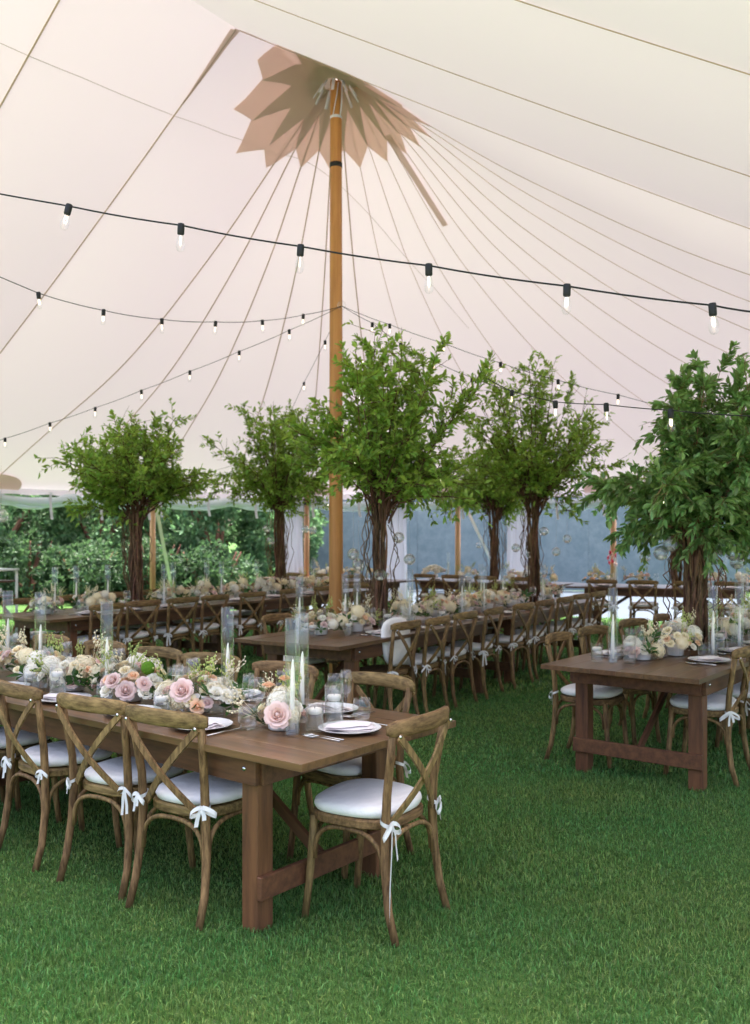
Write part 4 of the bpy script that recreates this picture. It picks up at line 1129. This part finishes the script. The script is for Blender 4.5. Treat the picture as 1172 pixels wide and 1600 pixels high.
def tree(base, label, top, crx, bottom, seed, leafn=5200, leafL=.05, droop=0.0, skew=(0, 0), mat_='leaf', flat_top=False, lights=8, trunk_r=.10, tnum=20, group='leafy tree arrangements on the tables'):
    """base xyz on table; top/bottom world z of crown; crx crown radius"""
    rd = random.Random(seed); rng = np.random.default_rng(seed)
    T = thing('tree_arrangement', label, 'tree', base, 0, group)
    zb, zt = bottom - base[2], top - base[2]
    # trunk: bundle of twisted stems
    for k in range(tnum):
        a = TAU * k / tnum + rd.uniform(-.3, .3); r0 = trunk_r * rd.uniform(.35, .8); tw = rd.uniform(.5, 1.5) * rd.choice((-1, 1))
        pts = []; rads = []
        rr = rd.uniform(.009, .017)
        for j in range(13):
            t = j / 12; z = t * (zb + .38 * (zt - zb))
            fl = trunk_r * (.66 + .3 * t ** 2) if t < .7 else trunk_r * (.807 + 1.2 * (t - .7))
            r_ = r0 / trunk_r * fl + rd.uniform(-.008, .008)
            pts.append((r_ * math.cos(a + tw * t) + .016 * math.sin(9 * t + k) + rd.uniform(-.008, .008), r_ * math.sin(a + tw * t) + .016 * math.cos(11 * t + 2 * k) + rd.uniform(-.008, .008), z)); rads.append(rr * (1.1 - .5 * t) * rd.uniform(.8, 1.25))
        MB().tube(pts, rads, 6).obj('trunk_stem', M['bark'], T)
    for k in range(13):    # loose curly tendrils
        a = rd.uniform(0, TAU); pts = []
        h0 = rd.uniform(0, .35); h1 = zb * rd.uniform(.8, 1.2)
        for j in range(16):
            t = j / 15; r_ = trunk_r * (.9 + .7 * math.sin(math.pi * t) * rd.uniform(.8, 1.1)) + .024 * math.sin(t * 19 + k)
            pts.append((r_ * math.cos(a + .5 * t), r_ * math.sin(a + .5 * t) + .015 * math.cos(t * 23 + 3 * k), h0 + (h1 - h0) * t))
        MB().tube(pts, .0045, 5).obj('tendril', M['bark'], T)
    leafn = int(leafn * 2.0)
    leafL *= 1.24
    # limbs and twigs
    limb = MB(); tipsP = []; tipsD = []
    nl = 44
    C = Vector((skew[0], skew[1], zb + (zt - zb) * .47)); hz = (zt - zb) * .55
    Ps = []; Ds = []
    for k in range(nl):
        a = k * 2.39996 + rd.uniform(-.2, .2)
        el = rd.uniform(-.98, .9) if k % 6 else rd.uniform(.75, 1.0)
        ce = math.sqrt(max(0, 1 - el * el))
        ext = rd.uniform(.45, 1.12)
        wl = 1.08 - .22 * el
        tgt = C + Vector((crx * ce * math.cos(a) * ext * wl, crx * ce * math.sin(a) * ext * wl, hz * el * max(ext, .8)))
        st = Vector((trunk_r * .7 * math.cos(a), trunk_r * .7 * math.sin(a), zb * rd.uniform(.86, 1.15)))
        pts = []
        for j in range(9):
            t = j / 8
            p = st.lerp(tgt, t)
            p.z += (.12 * hz * math.sin(math.pi * t) * (1 if el < .3 else .2)) - droop * .12 * t ** 3
            p += Vector((rd.uniform(-.02, .02), rd.uniform(-.02, .02), rd.uniform(-.02, .02)))
            pts.append(p)
        limb.tube(pts, [.0095 * (1 - .75 * j / 8) for j in range(9)], 5, cap=False)
        # twigs
        for j in range(2, 9):
            for q in range(3 if j < 8 else 2):
                d0 = (pts[j] - pts[j - 1]).normalized()
                dv = (d0 * .7 + Vector((rd.gauss(0, .7), rd.gauss(0, .7), rd.gauss(.08, .6)))).normalized()
                L_ = rd.uniform(.16, .34) * (crx / .9) ** .5
                tp = [pts[j]]; dd = dv.copy()
                for s_ in range(5):
                    dd = (dd + Vector((rd.gauss(0, .12), rd.gauss(0, .12), rd.gauss(.0, .1) - droop * .34 + (0 if droop else .015)))).normalized()
                    tp.append(tp[-1] + dd * L_ / 5)
                limb.tube(tp, [.0028, .0026, .0023, .002, .0016, .001], 4, cap=False)
                for s_ in range(1, 6):
                    Ps.append(tp[s_]); Ds.append((tp[s_] - tp[s_ - 1]).normalized())
    limb.obj('branches', M['bark'], T)
    Ps = np.array([tuple(p) for p in Ps]); Ds = np.array([tuple(d) for d in Ds])
    wt = np.repeat(rng.uniform(.12, 1, len(Ps) // 5) ** 1.6, 5); wt /= wt.sum()
    idx = rng.choice(len(Ps), leafn, p=wt)
    P = Ps[idx] - Ds[idx] * rng.uniform(0, .05, leafn)[:, None]
    rnd = rng.normal(size=(leafn, 3)); rnd -= Ds[idx] * (rnd * Ds[idx]).sum(1)[:, None]; rnd /= np.linalg.norm(rnd, axis=1, keepdims=True)
    D = Ds[idx] * (.75 + .2 * droop) + rnd * (.8 - .3 * droop); D[:, 2] -= droop * .35; D /= np.linalg.norm(D, axis=1, keepdims=True)
    N_ = np.array([[0, 0, 1.0]]) + rng.normal(0, .55, (leafn, 3))
    L_ = leafL * rng.uniform(.6, 1.25, leafn); W_ = L_ * rng.uniform(.34, .48, leafn) * (1 - .12 * droop)
    V, F = leaf_array(P, D, N_, L_, W_, rng)
    o = new_obj('foliage', np_mesh('foliage', V, F, M[mat_]), T); o['kind'] = 'stuff'
    if lights:
        fl = MB(); ii = rng.integers(0, len(Ps), lights)
        ico = [(1, 0, 0), (0, 1, 0), (-1, 0, 0), (0, -1, 0), (0, 0, 1), (0, 0, -1)]; fc = [(0, 1, 4), (1, 2, 4), (2, 3, 4), (3, 0, 4), (1, 0, 5), (2, 1, 5), (3, 2, 5), (0, 3, 5)]
        for j in ii:
            p = Vector(Ps[j]) + Vector((rd.uniform(-.03, .03), rd.uniform(-.03, .03), rd.uniform(-.03, .03)))
            fl.add([p + Vector(v) * .0034 for v in ico], fc)
        f_ = fl.obj('fairy_light_string', M['fairy'], loc=base)
        tag(f_, 'tiny warm fairy lights strung through the ' + label.split(',')[0], 'fairy lights', 'fairy lights in the trees')
    return T
def tb(fr, t, q=TW / 2): return on(fr, t, q, TH + .002)
tree(tb(F4, 1.63), 'leftmost leafy tree arrangement, on the back left table', 2.98, .84, 1.90, 11, 5600, .058, trunk_r=.12, tnum=24)
tree(tb(F4, 4.32), 'loose leafy tree arrangement, left of the main pole', 3.42, .95, 2.0, 12, 5000, .058, trunk_r=.125)
tree(tb(F2, 1.42), 'tall dense leafy tree arrangement, on the middle table', 3.44, .90, 1.85, 13, 8200, .054, skew=(.12, 0), trunk_r=.105, tnum=22)
tree(tb(F2, 5.03), 'tall leafy tree arrangement, at the far end of the middle tables', 3.62, .98, 1.95, 14, 5200, .06, trunk_r=.105)
tree(tb(F5, 1.42), 'small distant leafy tree arrangement, on the far middle table', 3.2, .85, 2.0, 15, 3200, .075, trunk_r=.13, lights=10)
tree(tb(F3, 1.46), 'large drooping leafy tree arrangement, on the right table', 2.94, .80, 1.60, 16, 15000, .056, droop=.5, skew=(.16, 0), mat_='leaf2', trunk_r=.14, tnum=34)
tree(tb(F6, 1.35), 'hidden distant tree arrangement, behind the large right tree', 2.9, .8, 1.9, 17, 2200, .075, trunk_r=.13, lights=8)
tree(tb(F3, 4.5), 'second drooping tree arrangement, cut by the right edge', 3.05, .95, 1.75, 18, 6500, .058, droop=.5, mat_='leaf2', trunk_r=.125, lights=10)

# hanging glass globes
gl = MB().lathe([(r_ * math.sin(math.pi * i / 14) + .0001, -r_ * math.cos(math.pi * i / 14)) for r_, rg in ((.055, range(15)), (.0515, range(14, -1, -1))) for i in rg], 22).mesh('globe', M['crystal'])
gring = MB().tube([(.008 * math.cos(a), 0, .057 + .008 * math.sin(a)) for a in np.linspace(0, TAU, 9)], .002, 5).mesh('loop', M['glass'])
gc = MB().lathe([(0, -.047), (.021, -.045), (.021, -.022), (0, -.021)], 12).mesh('tealight', M['wax'])
gt = MB().tube([(0, 0, .064), (0, 0, .40)], .001, 4).mesh('thread', M['thread'])
globes = [(477, 827, 13.0, 'left of the main pole, upper'), (489, 829, 12.8, 'touching the main pole side, right one'), (417, 826, 12.7, 'left of the second trunk, upper'), (423, 845, 12.8, 'left of the second trunk, lower'),
          (552, 866, 8.5, 'between main pole and middle trunk, upper'), (560, 882, 8.4, 'between main pole and middle trunk, lower'), (594, 898, 8.3, 'overlapping the middle trunk'), (623, 840, 8.9, 'before the pale curtain, upper'), (640, 874, 8.8, 'right of the pale curtain, lower'),
          (850, 830, 11.2, 'on the trunk of the second middle tree'), (886, 842, 11.5, 'right of the second middle tree, upper'), (869, 862, 11.2, 'right of the second middle tree, lower'), (806, 856, 11.7, 'left of the second middle tree, upper'), (829, 866, 11.6, 'left of the second middle tree, lower'), (748, 852, 16, 'beside the distant tree trunk'),
          (1033, 864, 6.8, 'left of the large right trunk, front'), (1047, 851, 7.0, 'left of the large right trunk, behind'), (1127, 853, 6.7, 'right of the large right trunk, biggest'), (1146, 865, 6.9, 'right of the large right trunk, small upper'), (1152, 878, 6.9, 'right of the large right trunk, lower'), (1008, 870, 9, 'faint, left of the large right trunk'), (2, 806, 11, 'at the left edge of the picture')]
for gx, gy, gY, wds in globes:
    p = PX(gx, gy, gY)
    s_ = {1127: 1.25, 2: 1.5}.get(gx, 1.0)
    G = thing('hanging_globe', f'clear glass globe with a tealight hanging {wds}', 'globe', p, 0, 'hanging glass globes')
    new_obj('globe', gl, G, scale=s_); new_obj('loop', gring, G, scale=s_); new_obj('tealight', gc, G, scale=s_); new_obj('thread', gt, G, scale=s_)

# ------------------------------------------------------------------ string lights
sk = MB().lathe([(.008, .010), (.015, .008), (.017, .0), (.0165, -.040), (.0145, -.044), (0, -.044)], 14).mesh('socket', M['bulb_black'])
bl = MB().lathe([(.0115, -.042), (.0135, -.052), (.019, -.070), (.022, -.088), (.0205, -.106), (.0135, -.120), (.001, -.125)], 18).mesh('bulb', M['glass'])
fi = MB().tube([(-.005, 0, -.05), (-.007, 0, -.082), (-.003, 0, -.09), (.003, 0, -.083), (.005, 0, -.091), (.007, 0, -.08), (.005, 0, -.05)], .0018, 5).mesh('filament', M['filament'])
def string_light(label, pts, bulbs, r_=.005, sag=0.0, extra=None, tilt=0.0):
    """pts cable polyline (world), bulbs = subset of points carrying a socket"""
    T = thing('string_light', label, 'string lights', pts[0], 0, 'string lights under the canopy')
    o0 = Vector(pts[0]); cab = []
    for i in range(len(pts) - 1):
        for j in range(5):
            t = j / 5; p = Vector(pts[i]).lerp(Vector(pts[i + 1]), t); p.z -= sag * 4 * t * (1 - t)
            cab.append(p - o0)
    cab.append(Vector(pts[-1]) - o0)
    MB().tube(cab, r_, 6).obj('cable', M['bulb_black'], T)
    rd = random.Random(len(pts))
    for k, b in enumerate(bulbs):
        rot = (rd.uniform(-.08, .08), rd.uniform(-.08, .08) + (tilt if k == 0 else 0), rd.uniform(0, 3)); p = Vector(b) - o0
        new_obj('socket', sk, T, loc=p, rot=rot)
        bo = new_obj('bulb', bl, T, loc=p, rot=rot); new_obj('filament', fi, bo)
# S1 foreground
px = [(108, 322), (283, 352), (470, 385), (670, 415), (886, 447), (1113, 477)]
Y1 = [4.55 - .13 * i for i in range(6)]
b = [PX(x, y, Y) for (x, y), Y in zip(px, Y1)]
string_light('black foreground string of clear bulbs crossing the whole roof', [b[0] + (b[0] - b[1]) * 2 + Vector((0, 0, .02))] + b + [b[-1] + (b[-1] - b[-2]) * .5, Vector((right[2][-1][0] - .1, right[2][-1][1], 2.36))], b, .0042, .006, tilt=.25)
hub = PX(534, 478, 10.18)
def seq(pxs, Ya, Yb): return [PX(x, y, Ya + (Yb - Ya) * i / (len(pxs) - 1)) for i, (x, y) in enumerate(pxs)]
b = seq([(474, 492), (410, 501), (337, 503), (253, 499), (162, 485), (60, 458)], 9.9, 7.3)
string_light('sagging bulb string from the main pole to the upper left', [hub] + b + [b[-1] + (b[-1] - b[-2]) * 2 + Vector((0, 0, .2))], b, .0035, .01)
b = seq([(452, 516), (374, 549), (297, 580), (221, 610), (149, 637), (78, 661), (8, 685)], 10.35, 11.15)
string_light('bulb string slanting down from the main pole to the left eave', [hub] + b + [b[-1] + (b[-1] - b[-2]) * 1.5], b, .003, .008)
b = seq([(508, 533), (475, 598), (446, 660)], 11.3, 14.2)
string_light('short steep bulb string dropping behind the tree left of the pole', [hub] + b + [b[-1] + (b[-1] - b[-2]) * .8], b, .003, .008)
b = seq([(609, 507), (693, 536), (782, 567), (872, 594), (966, 617)], 10.0, 9.4)
string_light('bulb string slanting right from the pole above the middle trees', [hub] + b + [b[-1] + (b[-1] - b[-2]) * 2], b, .003, .01)
b = seq([(582, 505), (626, 537), (678, 564), (738, 590), (800, 611)], 9.9, 8.0)
string_light('bulb string dipping from the pole into the tall middle tree', [hub] + b, b, .003, .008)
b = seq([(800, 611), (868, 628), (947, 632), (1048, 641), (1172, 650)], 6.9, 4.7)
string_light('near bulb string passing in front of the large right tree', [hub.lerp(b[0], .9)] + b + [b[-1] + (b[-1] - b[-2])], b[1:4], .0035, .004)
h_ = MB().lathe([(.05 * math.sin(math.pi * i / 10) + .0001, -.05 * math.cos(math.pi * i / 10)) for i in range(11)], 16).obj('globe_lamp', M['glass'], loc=hub + Vector((.0, -.03, .0)))
tag(h_, 'small clear round globe fixed to the main pole where strings meet', 'lamp')

# ------------------------------------------------------------------ beyond the tent
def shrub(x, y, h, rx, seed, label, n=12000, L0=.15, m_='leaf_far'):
    rd = random.Random(seed); rng = np.random.default_rng(seed)
    T = thing('garden_tree', label, 'tree', (x, y, 0), 0, 'garden trees beyond the left side')
    tr = MB()
    for k in range(5):
        a = rd.uniform(0, TAU)
        tr.tube([(0, 0, 0), (.2 * math.cos(a), .2 * math.sin(a), h * .25), (rx * .5 * math.cos(a), rx * .5 * math.sin(a), h * .55), (rx * .7 * math.cos(a), rx * .7 * math.sin(a), h * .85)], [.09, .07, .04, .015], 6)
    tr.obj('trunk', M['bark'], T)
    cl = []
    for k in range(64):
        u = rng.normal(size=3); u /= np.linalg.norm(u); rr = rng.uniform(.35, 1) ** .5
        cl.append((u[0] * rx * rr, u[1] * rx * rr, h * .47 + u[2] * h * .5 * rr, rng.uniform(.28, .6) * rx * .5))
    cl = np.array(cl); idx = rng.integers(0, len(cl), n)
    d = rng.normal(size=(n, 3)); d /= np.linalg.norm(d, axis=1, keepdims=True)
    P = cl[idx, :3] + d * cl[idx, 3:4] * rng.uniform(.5, 1.05, (n, 1)); P[:, 2] = np.abs(P[:, 2])
    D = d + rng.normal(0, .5, (n, 3)); D /= np.linalg.norm(D, axis=1, keepdims=True)
    L_ = L0 * rng.uniform(.6, 1.3, n)
    V, F = leaf_array(P, D, d + rng.normal(0, .4, (n, 3)), L_, L_ * .5, rng)
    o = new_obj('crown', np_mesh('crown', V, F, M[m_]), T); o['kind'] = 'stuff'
shrub(-9.6, 23.5, 5.0, 2.3, 31, 'dense dark green garden tree at the left edge beyond the tent')
shrub(-7.1, 24.2, 4.6, 1.7, 32, 'pale green garden tree beyond the tent, left of the leftmost trunk')
shrub(-4.0, 23.6, 4.4, 1.5, 33, 'rounded green garden tree beyond the tent, right of the leftmost trunk')
shrub(-5.6, 25.0, 3.2, 1.5, 37, 'low leafy garden bush between the two nearer left trees', 9000)
shrub(-10.9, 26.5, 4.6, 2.2, 38, 'garden tree filling the gap behind the dark left one')
shrub(-2.6, 25.2, 3.6, 1.2, 39, 'garden bush overlapping the left end of the blue screen', 8000)
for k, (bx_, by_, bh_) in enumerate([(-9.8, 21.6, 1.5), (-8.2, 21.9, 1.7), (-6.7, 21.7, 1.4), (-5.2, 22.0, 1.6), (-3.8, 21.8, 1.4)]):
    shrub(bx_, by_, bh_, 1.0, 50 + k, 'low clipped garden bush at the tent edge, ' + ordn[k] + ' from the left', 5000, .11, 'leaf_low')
shrub(-12.8, 24.5, 5.2, 2.4, 34, 'garden tree beyond the tent, furthest left')
shrub(-8.3, 27.5, 5.5, 2.2, 35, 'darker garden tree behind the two left ones')
shrub(-4.6, 27.5, 5.5, 1.9, 36, 'darker garden tree behind the rounded green one')
fe = thing('screen_fence', 'long slate blue screened fence behind the right half of the tent', 'fence', (-3.6, 26.5, 0), -.05)
for k in range(13):
    vs = []; n = 13
    for j in range(n):
        t = j / (n - 1); yy = .035 * math.sin(t * 9 + k) + .03 * math.sin(math.pi * t)
        vs += [(2.4 * k + .002 + 2.396 * t, yy, .02), (2.4 * k + .002 + 2.396 * t, yy * .6 + .02, 1.7), (2.4 * k + .002 + 2.396 * t, yy * .3, 3.4)]
    fs = []
    for j in range(n - 1):
        for q in (0, 1): fs.append((3 * j + q, 3 * j + 3 + q, 3 * j + 4 + q, 3 * j + 1 + q))
    MB().add(vs, fs).obj('screen_panel', M['screen'], fe)
for k in range(14):
    MB().tube([(2.4 * k, .08, 0), (2.4 * k, .08, 3.45)], .035, 8).obj('post', M['fence_post'], fe)
MB().tube([(0, .08, 3.42), (31.2, .08, 3.42)], .025, 8).obj('top_rail', M['fence_post'], fe)

# serving trolley at the left edge
tr = thing('serving_trolley', 'dark wooden shelf trolley in a white frame at the left edge', 'trolley', (-6.25, 14.9, 0), R(-20))
for sx in (-.42, .42):
    for sy in (-.22, .22):
        MB().tube([(sx, sy, 0), (sx, sy, 1.04)], .022, 8).obj('post', M['paint_white'], tr)
for z in (1.045, ):
    MB().box((0, 0, z), (.90, .50, .03), .004).obj('top', M['paint_white'], tr, False)
for z in (.28, .62, .86):
    MB().box((0, 0, z), (.84, .44, .025), .003).obj('shelf', M['table_dark'], tr, False)
for k in range(5):
    MB().tube([(-.34 + .17 * k, -.1, .64), (-.34 + .17 * k, -.1, .76)], [.05, .055], 10).obj('bowl', M['plate'], tr)
